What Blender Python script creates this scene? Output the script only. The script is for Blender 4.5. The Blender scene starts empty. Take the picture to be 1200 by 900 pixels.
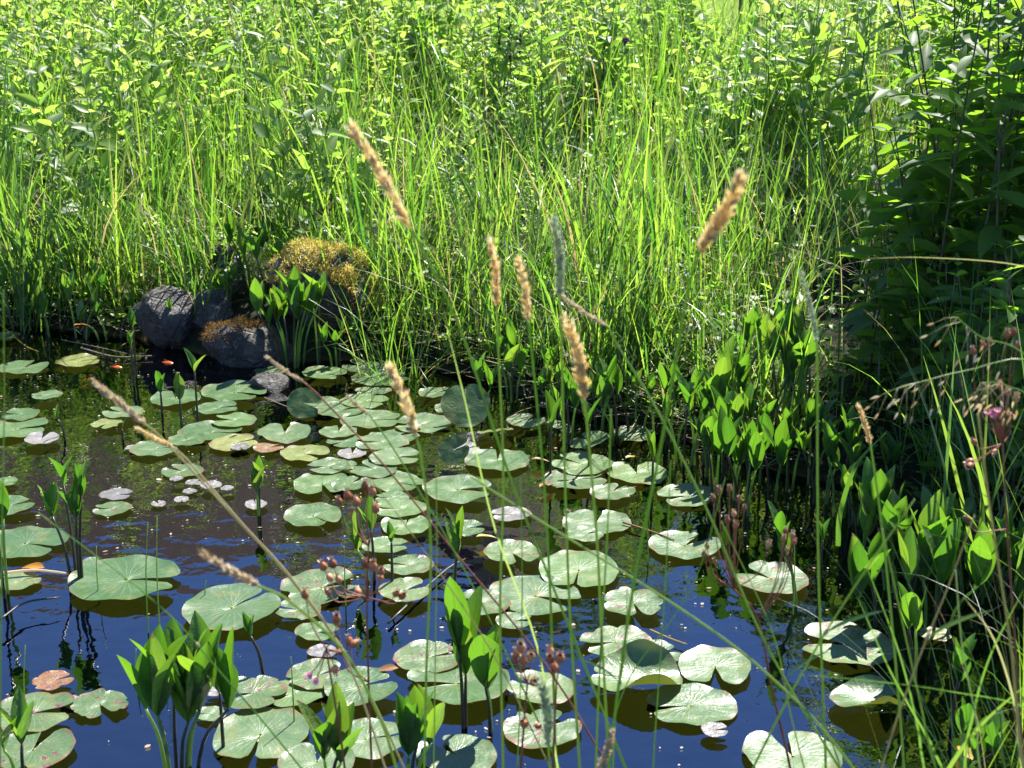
import bpy, math, random
import numpy as np
from mathutils import Vector, Matrix, noise
PI = math.pi
R = math.radians
S = bpy.context.scene
COL = S.collection
rng = np.random.default_rng(7)
random.seed(7)

# ------------------------------------------------------------------ camera, sky, sun, exposure
CAM_H, PITCH, FPX = 1.5, R(18.0), 1793.0          # metres above the water, tilt down, focal length in photo pixels
cd = bpy.data.cameras.new('camera'); cam = bpy.data.objects.new('camera', cd); COL.objects.link(cam)
cam.location = (0, 0, CAM_H); cam.rotation_euler = (PI/2 - PITCH, 0, 0)
cd.sensor_width = 36.0; cd.lens = 36.0*FPX/1200.0; cd.clip_start = 0.05; cd.clip_end = 2000
cd.dof.use_dof = True; cd.dof.focus_distance = 3.9; cd.dof.aperture_fstop = 11.0
S.camera = cam

SUN_EL, SUN_AZ = R(54), R(27)                      # azimuth from +Y (away from the camera) towards +X
w = bpy.data.worlds.new('World'); S.world = w; w.use_nodes = True
nt = w.node_tree; nt.nodes.clear()
sky = nt.nodes.new('ShaderNodeTexSky'); sky.sky_type = 'NISHITA'; sky.sun_disc = False
sky.sun_elevation = SUN_EL; sky.sun_rotation = SUN_AZ
sky.altitude = 1500; sky.air_density = 1.0; sky.dust_density = 0.0; sky.ozone_density = 5.0
bg = nt.nodes.new('ShaderNodeBackground'); bg.inputs[1].default_value = 0.10
wo = nt.nodes.new('ShaderNodeOutputWorld')
hsv = nt.nodes.new('ShaderNodeHueSaturation'); hsv.inputs['Saturation'].default_value = 1.12; hsv.inputs['Hue'].default_value = .512
nt.links.new(sky.outputs[0], hsv.inputs['Color']); nt.links.new(hsv.outputs[0], bg.inputs[0]); nt.links.new(bg.outputs[0], wo.inputs[0])
ld = bpy.data.lights.new('sun', 'SUN'); ld.energy = 5.0; ld.angle = R(0.5); ld.color = (1.0, 0.965, 0.90)
sun = bpy.data.objects.new('sun', ld); COL.objects.link(sun)
sdir = Vector((math.cos(SUN_EL)*math.sin(SUN_AZ), math.cos(SUN_EL)*math.cos(SUN_AZ), math.sin(SUN_EL)))
sun.rotation_euler = (-sdir).to_track_quat('-Z', 'Y').to_euler()
S.view_settings.view_transform = 'Standard'; S.view_settings.look = 'None'
S.view_settings.exposure = 1.6; S.view_settings.gamma = 1.0
S.render.engine = 'CYCLES'
S.cycles.max_bounces = 8; S.cycles.transparent_max_bounces = 12
S.cycles.diffuse_bounces = 2; S.cycles.glossy_bounces = 3; S.cycles.transmission_bounces = 5
S.cycles.caustics_reflective = False; S.cycles.caustics_refractive = False
S.cycles.sample_clamp_indirect = 6.0
S.cycles.use_denoising = True

# ------------------------------------------------------------------ where a photo pixel lands in the place
def ray(px, py):
    v = Vector(((px-600)/FPX, -(py-450)/FPX, -1.0))
    return Matrix.Rotation(PI/2-PITCH, 3, 'X') @ v
def on_z(px, py, z=0.0):
    d = ray(px, py); k = (z-CAM_H)/d.z
    return Vector((d.x*k, d.y*k, z))
def at(px, py, Y):
    d = ray(px, py); k = Y/d.y
    return Vector((d.x*k, Y, CAM_H+d.z*k))

# ------------------------------------------------------------------ mesh helpers
def tag(o, label=None, cat=None, group=None, kind=None):
    if label: o['label'] = label
    if cat: o['category'] = cat
    if group: o['group'] = group
    if kind: o['kind'] = kind
    return o
def thing(name, label, cat, loc=(0, 0, 0), group=None, rz=0.0):
    o = bpy.data.objects.new(name, None); COL.objects.link(o)
    o.empty_display_size = 0.05
    o.location = loc; o.rotation_euler = (0, 0, rz)
    return tag(o, label, cat, group)
class MB:
    """collects vertices, faces and uvs and links them as one mesh object"""
    def __init__(s): s.v = []; s.q = []; s.t = []; s.uq = []; s.ut = []; s.n = 0
    def add(s, v, quads=None, tris=None, uv=None):
        v = np.asarray(v, float).reshape(-1, 3)
        if uv is None: uv = np.zeros((len(v), 2))
        uv = np.asarray(uv, float)
        if quads is not None and len(quads):
            q = np.asarray(quads, int); s.q.append(q+s.n); s.uq.append(uv[q.ravel()])
        if tris is not None and len(tris):
            t = np.asarray(tris, int); s.t.append(t+s.n); s.ut.append(uv[t.ravel()])
        s.v.append(v); s.n += len(v)
    def build(s, name, mat, parent=None, loc=None, smooth=True):
        me = bpy.data.meshes.new(name)
        v = np.concatenate(s.v) if s.v else np.zeros((0, 3))
        if loc is not None: v = v - np.asarray(loc, float)
        q = np.concatenate(s.q) if s.q else np.zeros((0, 4), int)
        t = np.concatenate(s.t) if s.t else np.zeros((0, 3), int)
        uv = np.concatenate((s.uq or [np.zeros((0, 2))]) + (s.ut or [np.zeros((0, 2))]))
        me.vertices.add(len(v)); me.vertices.foreach_set('co', v.astype(np.float32).ravel())
        nl = 4*len(q)+3*len(t)
        me.loops.add(nl); me.loops.foreach_set('vertex_index', np.concatenate([q.ravel(), t.ravel()]).astype(np.int32))
        me.polygons.add(len(q)+len(t))
        st = np.concatenate([np.arange(len(q))*4, 4*len(q)+np.arange(len(t))*3]).astype(np.int32)
        me.polygons.foreach_set('loop_start', st)
        me.polygons.foreach_set('use_smooth', np.full(len(q)+len(t), smooth))
        l = me.uv_layers.new(name='UVMap'); l.data.foreach_set('uv', uv.astype(np.float32).ravel())
        me.update(calc_edges=True); me.validate()
        if mat: me.materials.append(mat)
        o = bpy.data.objects.new(name, me); COL.objects.link(o)
        if parent is not None: o.parent = parent
        elif loc is not None: o.location = loc
        return o

def nrm(a): return a/np.maximum(np.linalg.norm(a, axis=-1, keepdims=True), 1e-9)
def grid_faces(n, rows, cols):
    """n separate grids of rows x cols vertices"""
    i = np.arange(rows-1)[:, None]*cols+np.arange(cols-1)[None, :]
    f = np.stack([i, i+1, i+cols+1, i+cols], -1).reshape(-1, 4)
    return (f[None]+(np.arange(n)*rows*cols)[:, None, None]).reshape(-1, 4)
def blades(mb, base, L, W, az, lean, bend, seg=5, twist=None, fold=0.0, power=1.6):
    """grass blades: strips that lean and bend over towards az"""
    n = len(L); t = np.linspace(0, 1, seg+1)
    th = lean[:, None]+bend[:, None]*t[None]**power
    ds = L[:, None]/seg
    thm = (th[:, 1:]+th[:, :-1])/2
    h = np.concatenate([np.zeros((n, 1)), np.cumsum(np.sin(thm)*ds, 1)], 1)
    z = np.concatenate([np.zeros((n, 1)), np.cumsum(np.cos(thm)*ds, 1)], 1)
    d = np.stack([np.cos(az), np.sin(az)], -1)
    p = np.stack([base[:, 0, None]+h*d[:, 0, None], base[:, 1, None]+h*d[:, 1, None], base[:, 2, None]+z], -1)
    tw = rng.uniform(-0.9, 0.9, n) if twist is None else twist
    a2 = az[:, None]+PI/2+tw[:, None]*(0.4+t[None])
    side = np.stack([np.cos(a2), np.sin(a2), np.zeros_like(a2)], -1)
    hw = (W[:, None]/2*np.clip(1.0-t[None]**2.6, 0.03, 1)*(0.65+0.35*np.minimum(t[None]*4, 1)))[..., None]
    up = np.stack([-np.cos(th)*d[:, 0, None], -np.cos(th)*d[:, 1, None], np.sin(th)], -1)
    if fold:
        v = np.stack([p-side*hw+up*hw*fold, p, p+side*hw+up*hw*fold], 2)
        uv = np.broadcast_to(np.stack(np.meshgrid(t, [0, .5, 1], indexing='ij')[::-1], -1), (n, seg+1, 3, 2))
        mb.add(v.reshape(-1, 3), grid_faces(n, seg+1, 3), uv=uv.reshape(-1, 2))
    else:
        v = np.stack([p-side*hw, p+side*hw], 2)
        uv = np.broadcast_to(np.stack(np.meshgrid(t, [0, 1], indexing='ij')[::-1], -1), (n, seg+1, 2, 2))
        mb.add(v.reshape(-1, 3), grid_faces(n, seg+1, 2), uv=uv.reshape(-1, 2))
def leaves(mb, base, d, up, L, W, droop, fold=0.25, seg=5, kind='lance', wave=0.0):
    """broad leaves: base, growth direction, upper side, length, width"""
    base = np.atleast_2d(base); d = nrm(np.atleast_2d(d)); up = np.atleast_2d(up)
    n = len(base); L = np.broadcast_to(L, n).astype(float); W = np.broadcast_to(W, n).astype(float)
    droop = np.broadcast_to(droop, n).astype(float)
    side = nrm(np.cross(d, up)); up = nrm(np.cross(side, d))
    t = np.linspace(0, 1, seg+1)
    if kind == 'lance': pr = np.sin(PI*np.clip(t, 0, 1)**0.75)**0.9
    elif kind == 'oval': pr = np.sin(PI*t**.92)**.78
    else: pr = np.sin(PI*t**0.6)**0.8
    pr = np.maximum(pr, 0.03); pr[-1] = 0.02; pr[0] = 0.06
    p = base[:, None]+d[:, None]*(t[None, :, None]*L[:, None, None])-up[:, None]*((droop*L)[:, None]*t[None]**2)[..., None]
    hw = (W[:, None]/2*pr[None])[..., None]
    ph = rng.uniform(0, 6.3, (n, 1, 1))
    wv = wave*hw*np.sin(t[None, :, None]*11+ph)
    e1 = p-side[:, None]*hw+up[:, None]*(hw*fold+wv); e2 = p+side[:, None]*hw+up[:, None]*(hw*fold-wv)
    m1 = p-side[:, None]*hw*.5+up[:, None]*(hw*fold*.35); m2 = p+side[:, None]*hw*.5+up[:, None]*(hw*fold*.35)
    v = np.stack([e1, m1, p, m2, e2], 2)
    uv = np.broadcast_to(np.stack(np.meshgrid(t, [0, .25, .5, .75, 1], indexing='ij')[::-1], -1), (n, seg+1, 5, 2))
    mb.add(v.reshape(-1, 3), grid_faces(n, seg+1, 5), uv=uv.reshape(-1, 2))
def tube(mb, pts, rad, sides=6):
    p = np.asarray(pts, float); k = len(p); rad = np.broadcast_to(rad, k)
    tg = np.gradient(p, axis=0); tg = nrm(tg)
    ref = np.array([0.31, 0.93, 0.17]) if abs(tg[0] @ np.array([0, 1, 0])) < .8 else np.array([1., 0, .1])
    a = nrm(np.cross(tg, ref)); b = np.cross(tg, a)
    an = np.linspace(0, 2*PI, sides, endpoint=False)
    v = p[:, None]+rad[:, None, None]*(np.cos(an)[None, :, None]*a[:, None]+np.sin(an)[None, :, None]*b[:, None])
    i = np.arange(k-1)[:, None]*sides; j = np.arange(sides)[None]; j2 = (j+1) % sides
    f = np.stack([i+j, i+j2, i+sides+j2, i+sides+j], -1).reshape(-1, 4)
    uv = np.stack(np.meshgrid(np.linspace(0, 1, k), np.linspace(0, 1, sides), indexing='ij')[::-1], -1).reshape(-1, 2)
    v = np.concatenate([v.reshape(-1, 3), p[:1], p[-1:]])
    uv = np.concatenate([uv, [[.5, 0]], [[.5, 1]]])
    c0, c1 = k*sides, k*sides+1
    tr = [(c0, (q+1) % sides, q) for q in range(sides)]+[(c1, (k-1)*sides+q, (k-1)*sides+(q+1) % sides) for q in range(sides)]
    mb.add(v, f, tr, uv)
def spindles(mb, base, d, L, Rd, prof=((0, .25), (.22, .85), (.5, 1.), (.8, .55), (1, .05)), sides=5):
    base = np.atleast_2d(base); d = nrm(np.atleast_2d(d)); n = len(base)
    L = np.broadcast_to(L, n).astype(float); Rd = np.broadcast_to(Rd, n).astype(float)
    a = nrm(np.cross(d, np.array([.21, .37, .9]))); b = np.cross(d, a)
    an = np.linspace(0, 2*PI, sides+1); ca, sa = np.cos(an), np.sin(an)
    rows = []
    for t, r in prof:
        c = base+d*(L*t)[:, None]
        rows.append(c[:, None]+(Rd*r)[:, None, None]*(ca[None, :, None]*a[:, None]+sa[None, :, None]*b[:, None]))
    v = np.stack(rows, 1)
    uv = np.broadcast_to(np.stack(np.meshgrid([t for t, r in prof], an/(2*PI), indexing='ij')[::-1], -1), (n, len(prof), sides+1, 2))
    mb.add(v.reshape(-1, 3), grid_faces(n, len(prof), sides+1), uv=uv.reshape(-1, 2))
def smooth_line(pts, n=16):
    """Catmull-Rom through the points"""
    p = np.asarray([tuple(q) for q in pts], float)
    if len(p) == 2: return p[0]+(p[1]-p[0])*np.linspace(0, 1, n)[:, None]
    p = np.concatenate([2*p[:1]-p[1:2], p, 2*p[-1:]-p[-2:-1]])
    out = []; m = len(p)-3
    for u in np.linspace(0, m-1e-6, n):
        i = int(u); f = u-i; a, b, c, d = p[i:i+4]
        out.append(.5*((2*b)+(c-a)*f+(2*a-5*b+4*c-d)*f*f+(3*b-a-3*c+d)*f**3))
    return np.array(out)

# ------------------------------------------------------------------ materials
def newmat(name):
    m = bpy.data.materials.new(name); m.use_nodes = True
    t = m.node_tree; t.nodes.clear()
    o = t.nodes.new('ShaderNodeOutputMaterial')
    return m, t, o
def N(t, ty, **kw):
    n = t.nodes.new('ShaderNode'+ty)
    for k, v in kw.items(): setattr(n, k, v)
    return n
def ramp(t, cols, fac):
    r = N(t, 'ValToRGB'); e = r.color_ramp.elements
    while len(e) < len(cols): e.new(0.5)
    for i, (p, c) in enumerate(cols): e[i].position = p; e[i].color = (*c, 1)
    t.links.new(fac, r.inputs[0]); return r.outputs[0]
def math_(t, op, a, b=None, c=None):
    n = N(t, 'Math', operation=op)
    for i, x in enumerate((a, b, c)):
        if x is None: continue
        if isinstance(x, (int, float)): n.inputs[i].default_value = x
        else: t.links.new(x, n.inputs[i])
    return n.outputs[0]
def mixc(t, fac, a, b, mode='MIX'):
    n = N(t, 'Mix', data_type='RGBA', blend_type=mode)
    for k, x in ((0, fac), (6, a), (7, b)):
        if isinstance(x, (int, float)): n.inputs[k].default_value = x
        elif isinstance(x, tuple): n.inputs[k].default_value = (*x, 1)
        else: t.links.new(x, n.inputs[k])
    return n.outputs[2]
def N_range(t, v, a, b):
    n = N(t, 'MapRange'); n.inputs[1].default_value = a; n.inputs[2].default_value = b; t.links.new(v, n.inputs[0]); return n.outputs[0]
def rnd01(t):
    g = N(t, 'NewGeometry'); o = N(t, 'ObjectInfo')
    return math_(t, 'FRACT', math_(t, 'ADD', g.outputs['Random Per Island'], o.outputs['Random']))
def noise_(t, scale, detail=3, coord=None, rough=.55):
    n = N(t, 'TexNoise'); n.inputs['Scale'].default_value = scale; n.inputs['Detail'].default_value = detail
    n.inputs['Roughness'].default_value = rough
    if coord is not None: t.links.new(coord, n.inputs['Vector'])
    return n.outputs[0]
def bump(t, h, s=.4, d=.01):
    b = N(t, 'Bump'); b.inputs['Strength'].default_value = s; b.inputs['Distance'].default_value = d
    t.links.new(h, b.inputs['Height']); return b.outputs[0]
def leafmat(name, cols, tcols, trans=.45, rough=.42, spec=.5, veins=0, tip=None, bmp=0.0):
    """thin leaf: glossy upper surface and coloured light coming through; hue varies leaf by leaf"""
    m, t, o = newmat(name); r = rnd01(t)
    tc = N(t, 'TexCoord'); uv = N(t, 'SeparateXYZ'); t.links.new(tc.outputs['UV'], uv.inputs[0])
    base = ramp(t, cols, r); tcol = ramp(t, tcols, r)
    nz = noise_(t, 28, 3, tc.outputs['Object'])
    base = mixc(t, .25, base, mixc(t, nz, (.5, .5, .5), (1, 1, 1)), 'MULTIPLY')
    if veins:
        mid = math_(t, 'ABSOLUTE', math_(t, 'SUBTRACT', uv.outputs[0], .5))
        rib = math_(t, 'LESS_THAN', mid, .035)
        vn = math_(t, 'SINE', math_(t, 'MULTIPLY', math_(t, 'SUBTRACT', uv.outputs[1], math_(t, 'MULTIPLY', mid, .9)), veins))
        vf = math_(t, 'MULTIPLY', math_(t, 'GREATER_THAN', vn, .86), .35)
        f = math_(t, 'MAXIMUM', math_(t, 'MULTIPLY', rib, .6), vf)
        base = mixc(t, f, base, mixc(t, .5, base, (.30, .36, .12)))
        tcol = mixc(t, f, tcol, mixc(t, .45, tcol, (.02, .05, .0)))
    if tip:
        tf = math_(t, 'MULTIPLY', math_(t, 'GREATER_THAN', math_(t, 'ADD', uv.outputs[1], math_(t, 'MULTIPLY', nz, .2)), 1.05), math_(t, 'GREATER_THAN', r, .8))
        base = mixc(t, tf, base, tip); tcol = mixc(t, tf, tcol, tip)
    p = N(t, 'BsdfPrincipled'); p.inputs['Roughness'].default_value = rough
    p.inputs['Specular IOR Level'].default_value = spec
    t.links.new(base, p.inputs['Base Color'])
    if bmp: t.links.new(bump(t, math_(t, 'ADD', noise_(t, 60, 3, tc.outputs['Object']), noise_(t, 16, 2, tc.outputs['Object'])), .5, bmp), p.inputs['Normal'])
    tr = N(t, 'BsdfTranslucent'); t.links.new(tcol, tr.inputs[0])
    mx = N(t, 'MixShader'); mx.inputs[0].default_value = trans
    t.links.new(p.outputs[0], mx.inputs[1]); t.links.new(tr.outputs[0], mx.inputs[2]); t.links.new(mx.outputs[0], o.inputs[0])
    return m
def plain(name, cols, rough=.6, spec=.4, scale=30, bmp=0.0, island=False):
    m, t, o = newmat(name); tc = N(t, 'TexCoord')
    f = noise_(t, scale, 4, tc.outputs['Object'])
    if island: f = math_(t, 'ADD', math_(t, 'MULTIPLY', f, .4), math_(t, 'MULTIPLY', rnd01(t), .6))
    c = ramp(t, cols, f)
    p = N(t, 'BsdfPrincipled'); p.inputs['Roughness'].default_value = rough; p.inputs['Specular IOR Level'].default_value = spec
    t.links.new(c, p.inputs['Base Color'])
    if bmp: t.links.new(bump(t, f, .6, bmp), p.inputs['Normal'])
    t.links.new(p.outputs[0], o.inputs[0]); return m

M = {}
M['grass'] = leafmat('grass_blade', [(0, (.025, .07, .022)), (.5, (.05, .115, .022)), (.9, (.095, .15, .028)), (.95, (.34, .29, .15)), (1, (.30, .22, .11))],
    [(0, (.09, .28, .025)), (.45, (.24, .50, .03)), (.9, (.44, .64, .06)), (.95, (.46, .38, .14)), (1, (.36, .25, .09))], .5, .34, .6)
M['sedge'] = leafmat('sedge_blade', [(0, (.035, .085, .03)), (1, (.075, .135, .035))], [(0, (.15, .34, .04)), (1, (.32, .50, .05))], .42, .3, .65)
M['weed'] = leafmat('weed_leaf', [(0, (.05, .11, .022)), (.6, (.09, .165, .025)), (1, (.15, .21, .035))],
    [(0, (.26, .52, .05)), (.6, (.46, .70, .08)), (1, (.62, .78, .16))], .5, .46, .45, veins=60)
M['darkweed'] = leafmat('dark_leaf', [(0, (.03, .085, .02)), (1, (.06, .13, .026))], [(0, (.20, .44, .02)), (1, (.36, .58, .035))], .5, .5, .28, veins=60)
M['bog'] = leafmat('water_plant_leaf', [(0, (.03, .085, .016)), (.7, (.05, .115, .02)), (1, (.085, .14, .026))],
    [(0, (.11, .32, .015)), (.7, (.20, .44, .02)), (1, (.30, .48, .035))], .42, .34, .6, veins=46, bmp=.012, tip=(.26, .16, .05))
M['lawn'] = leafmat('lawn_blade', [(0, (.07, .15, .02)), (1, (.12, .19, .03))], [(0, (.3, .5, .04)), (1, (.42, .58, .07))], .5, .45, .4)
M['tree'] = leafmat('tree_leaf', [(0, (.03, .07, .02)), (1, (.06, .1, .025))], [(0, (.12, .26, .02)), (1, (.2, .34, .03))], .4, .4, .5)
M['straw'] = leafmat('straw_husk', [(0, (.72, .53, .25)), (.5, (.84, .68, .40)), (1, (.92, .84, .62))], [(0, (.96, .76, .38)), (1, (.97, .88, .60))], .58, .55, .35)
M['palehusk'] = leafmat('pale_husk', [(0, (.50, .38, .22)), (.5, (.66, .55, .38)), (1, (.74, .68, .55))], [(0, (.75, .55, .26)), (1, (.85, .76, .55))], .5, .55, .35)
M['greenhusk'] = leafmat('green_husk', [(0, (.30, .38, .20)), (1, (.66, .68, .55))], [(0, (.5, .62, .28)), (1, (.75, .8, .58))], .5, .55, .3)
M['blackhusk'] = plain('black_husk', [(0, (.012, .009, .007)), (1, (.05, .035, .025))], .6, .3, 60, 0, True)
M['stem'] = leafmat('green_stem', [(0, (.11, .21, .05)), (1, (.22, .31, .09))], [(0, (.35, .6, .08)), (1, (.5, .68, .14))], .4, .35, .5)
M['strawstem'] = leafmat('straw_stem', [(0, (.36, .34, .15)), (1, (.55, .46, .28))], [(0, (.5, .5, .16)), (1, (.66, .58, .3))], .38, .45, .45)
M['redstem'] = plain('red_stem', [(.3, (.18, .045, .022)), (.7, (.32, .11, .055))], .45, .5, 40)
M['darkstalk'] = plain('dark_stalk', [(.3, (.03, .025, .014)), (.7, (.07, .06, .025))], .4, .5, 30)
M['capsule'] = plain('capsule', [(.2, (.20, .055, .018)), (.6, (.42, .15, .05)), (.9, (.54, .32, .15))], .45, .45, 90, .001, True)
M['calyx'] = plain('calyx', [(.2, (.46, .26, .13)), (.8, (.66, .50, .34))], .6, .3, 90, 0, True)
M['petal'] = leafmat('pink_petal', [(0, (.66, .28, .36)), (1, (.75, .48, .52))], [(0, (.75, .32, .42)), (1, (.85, .55, .58))], .4, .5, .3)
M['purple'] = plain('purple_floret', [(.2, (.09, .03, .07)), (.8, (.26, .13, .2))], .7, .2, 120, 0, True)
M['moss'] = leafmat('yellow_moss', [(0, (.42, .32, .06)), (.6, (.56, .44, .11)), (1, (.64, .54, .2))], [(0, (.7, .56, .08)), (1, (.8, .7, .22))], .42, .7, .2)
M['rustmoss'] = leafmat('rust_moss', [(0, (.13, .06, .018)), (.6, (.24, .12, .03)), (1, (.3, .2, .06))], [(0, (.2, .1, .02)), (1, (.32, .2, .05))], .25, .7, .2)
M['twig'] = plain('twig', [(.3, (.10, .065, .04)), (.7, (.28, .21, .14))], .7, .3, 40)
M['deadleaf'] = leafmat('dead_leaf', [(0, (.16, .06, .03)), (1, (.36, .18, .06))], [(0, (.25, .1, .03)), (1, (.42, .22, .05))], .3, .5, .4)
M['yellowleaf'] = leafmat('yellow_leaf', [(0, (.40, .30, .04)), (1, (.52, .38, .08))], [(0, (.55, .42, .04)), (1, (.6, .46, .08))], .4, .45, .4)
M['orangeleaf'] = leafmat('orange_leaf', [(0, (.55, .18, .02)), (1, (.62, .28, .04))], [(0, (.6, .2, .02)), (1, (.7, .3, .04))], .4, .45, .4)
M['fish'] = plain('fish_skin', [(.3, (.72, .07, .012)), (.75, (.85, .20, .02))], .3, .6, 60, .0005)
M['bark'] = plain('bark', [(.3, (.06, .045, .03)), (.7, (.15, .11, .08))], .85, .2, 14, .02)
M['wall'] = plain('house_wall', [(.3, (.30, .24, .19)), (.7, (.36, .30, .24))], .85, .2, 2)
M['trim'] = plain('window_frame', [(.3, (.5, .48, .45)), (.7, (.6, .58, .55))], .5, .4, 3)
M['glass'] = plain('window_glass', [(.3, (.02, .025, .03)), (.7, (.03, .035, .04))], .05, .6, 1)

def rockmat():
    m, t, o = newmat('rock'); tc = N(t, 'TexCoord'); c = tc.outputs['Object']
    n1 = noise_(t, 9, 6, c, .65); n2 = noise_(t, 55, 5, c, .7); v = N(t, 'TexVoronoi'); v.inputs['Scale'].default_value = 14; t.links.new(c, v.inputs['Vector'])
    col = ramp(t, [(.3, (.016, .013, .009)), (.5, (.042, .034, .025)), (.7, (.14, .12, .09))], n1)
    col = mixc(t, math_(t, 'MULTIPLY', math_(t, 'GREATER_THAN', n2, .60), .55), col, (.26, .245, .23))
    col = mixc(t, math_(t, 'MULTIPLY', math_(t, 'LESS_THAN', n1, .40), .5), col, (.10, .10, .03))
    p = N(t, 'BsdfPrincipled'); p.inputs['Roughness'].default_value = .6; t.links.new(col, p.inputs['Base Color'])
    h = math_(t, 'ADD', n1, math_(t, 'MULTIPLY', n2, .35))
    cr = N(t, 'TexVoronoi', feature='DISTANCE_TO_EDGE'); cr.inputs['Scale'].default_value = 6; t.links.new(c, cr.inputs['Vector']); h = math_(t, 'ADD', h, math_(t, 'MULTIPLY', N_range(t, cr.outputs['Distance'], 0.0, .03), .10))
    t.links.new(bump(t, h, 1.0, .035), p.inputs['Normal']); t.links.new(p.outputs[0], o.inputs[0]); return m
M['rock'] = rockmat()

def padmat(name, c1, c2, under, spots, rimc=(.10, .13, .05), spotc=(.085, .02, .022), trans=.13):
    """floating leaf: waxy veined upper face, yellower underside, brown rot spots"""
    m, t, o = newmat(name)
    tc = N(t, 'TexCoord'); oi = N(t, 'ObjectInfo'); ge = N(t, 'NewGeometry')
    vadd = N(t, 'VectorMath', operation='ADD'); t.links.new(tc.outputs['UV'], vadd.inputs[0])
    cx = N(t, 'CombineXYZ'); t.links.new(math_(t, 'MULTIPLY', oi.outputs['Random'], 37.0), cx.inputs[0]); t.links.new(math_(t, 'MULTIPLY', oi.outputs['Random'], 91.0), cx.inputs[1])
    t.links.new(cx.outputs[0], vadd.inputs[1]); co = vadd.outputs[0]
    uv = N(t, 'SeparateXYZ'); t.links.new(tc.outputs['UV'], uv.inputs[0])
    rr = N(t, 'VectorMath', operation='LENGTH'); t.links.new(tc.outputs['UV'], rr.inputs[0]); r = rr.outputs['Value']
    ang = math_(t, 'ARCTAN2', uv.outputs[1], uv.outputs[0])
    wob = noise_(t, 3.0, 2, co)
    vein = math_(t, 'SINE', math_(t, 'ADD', math_(t, 'MULTIPLY', ang, 13.0), math_(t, 'MULTIPLY', wob, 3.0)))
    vein = math_(t, 'POWER', math_(t, 'ABSOLUTE', vein), 14.0)
    vein = math_(t, 'MULTIPLY', vein, math_(t, 'MULTIPLY', math_(t, 'SUBTRACT', 1.0, math_(t, 'MULTIPLY', r, .85)), .28))
    nz = noise_(t, 2.2, 5, co, .6); fine = noise_(t, 26, 3, co)
    f = math_(t, 'ADD', math_(t, 'ADD', math_(t, 'MULTIPLY', nz, 1.5), -.32), math_(t, 'MULTIPLY', math_(t, 'SUBTRACT', oi.outputs['Random'], .5), .95))
    col = ramp(t, [(.25, c1), (.75, c2)], f)
    col = mixc(t, vein, col, mixc(t, .6, col, (.34, .40, .22)))
    col = mixc(t, math_(t, 'MULTIPLY', math_(t, 'GREATER_THAN', r, .955), .7), col, rimc)
    p2 = noise_(t, 1.5, 4, co, .7)
    col = mixc(t, math_(t, 'MULTIPLY', N_range(t, p2, .54, .68), .5), col, (.19, .17, .05))
    eb = math_(t, 'MULTIPLY', N_range(t, math_(t, 'ADD', r, math_(t, 'MULTIPLY', p2, .5)), 1.16, 1.22), min(1, spots*1.3)); col = mixc(t, eb, col, (.15, .075, .035))
    ctr = math_(t, 'LESS_THAN', r, .05); col = mixc(t, math_(t, 'MULTIPLY', ctr, .7), col, (.30, .36, .06))
    vo = N(t, 'TexVoronoi'); vo.inputs['Scale'].default_value = 3.6; vo.inputs['Randomness'].default_value = 1
    wv = N(t, 'VectorMath', operation='ADD'); nv = N(t, 'TexNoise'); nv.inputs['Scale'].default_value = 9; t.links.new(co, nv.inputs['Vector'])
    sc = N(t, 'VectorMath', operation='SCALE'); sc.inputs['Scale'].default_value = .28; t.links.new(nv.outputs[1], sc.inputs[0])
    t.links.new(co, wv.inputs[0]); t.links.new(sc.outputs[0], wv.inputs[1]); t.links.new(wv.outputs[0], vo.inputs['Vector'])
    sx = N(t, 'SeparateColor'); t.links.new(vo.outputs['Color'], sx.inputs[0])
    size = math_(t, 'MULTIPLY', math_(t, 'MAXIMUM', math_(t, 'SUBTRACT', sx.outputs[0], 1.0-spots), 0.0), .62)
    sp = math_(t, 'LESS_THAN', vo.outputs['Distance'], size)
    ring = math_(t, 'LESS_THAN', vo.outputs['Distance'], math_(t, 'MULTIPLY', size, 1.22))
    inner = math_(t, 'LESS_THAN', vo.outputs['Distance'], math_(t, 'MULTIPLY', size, .5))
    col = mixc(t, math_(t, 'MULTIPLY', ring, .6), col, (.26, .19, .12)); col = mixc(t, math_(t, 'MULTIPLY', sp, .9), col, spotc)
    col = mixc(t, math_(t, 'MULTIPLY', inner, .55), col, (.26, .13, .10))
    up_ = N(t, 'BsdfPrincipled'); t.links.new(col, up_.inputs['Base Color'])
    t.links.new(math_(t, 'ADD', .16, math_(t, 'MULTIPLY', nz, .42)), up_.inputs['Roughness'])
    up_.inputs['Specular IOR Level'].default_value = .6
    h = math_(t, 'ADD', math_(t, 'MULTIPLY', vein, .5), math_(t, 'ADD', math_(t, 'MULTIPLY', nz, 1.1), math_(t, 'MULTIPLY', fine, .05)))
    t.links.new(bump(t, h, .35, .010), up_.inputs['Normal'])
    dn = N(t, 'BsdfPrincipled'); dn.inputs['Roughness'].default_value = .45
    t.links.new(mixc(t, nz, under, tuple(c*.6 for c in under)), dn.inputs['Base Color'])
    mx = N(t, 'MixShader'); t.links.new(ge.outputs['Backfacing'], mx.inputs[0]); t.links.new(up_.outputs[0], mx.inputs[1]); t.links.new(dn.outputs[0], mx.inputs[2])
    tr = N(t, 'BsdfTranslucent'); t.links.new(mixc(t, nz, (.34, .36, .03), (.22, .30, .03)), tr.inputs[0])
    m2 = N(t, 'MixShader'); m2.inputs[0].default_value = trans; t.links.new(mx.outputs[0], m2.inputs[1]); t.links.new(tr.outputs[0], m2.inputs[2])
    t.links.new(m2.outputs[0], o.inputs[0]); return m
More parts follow.
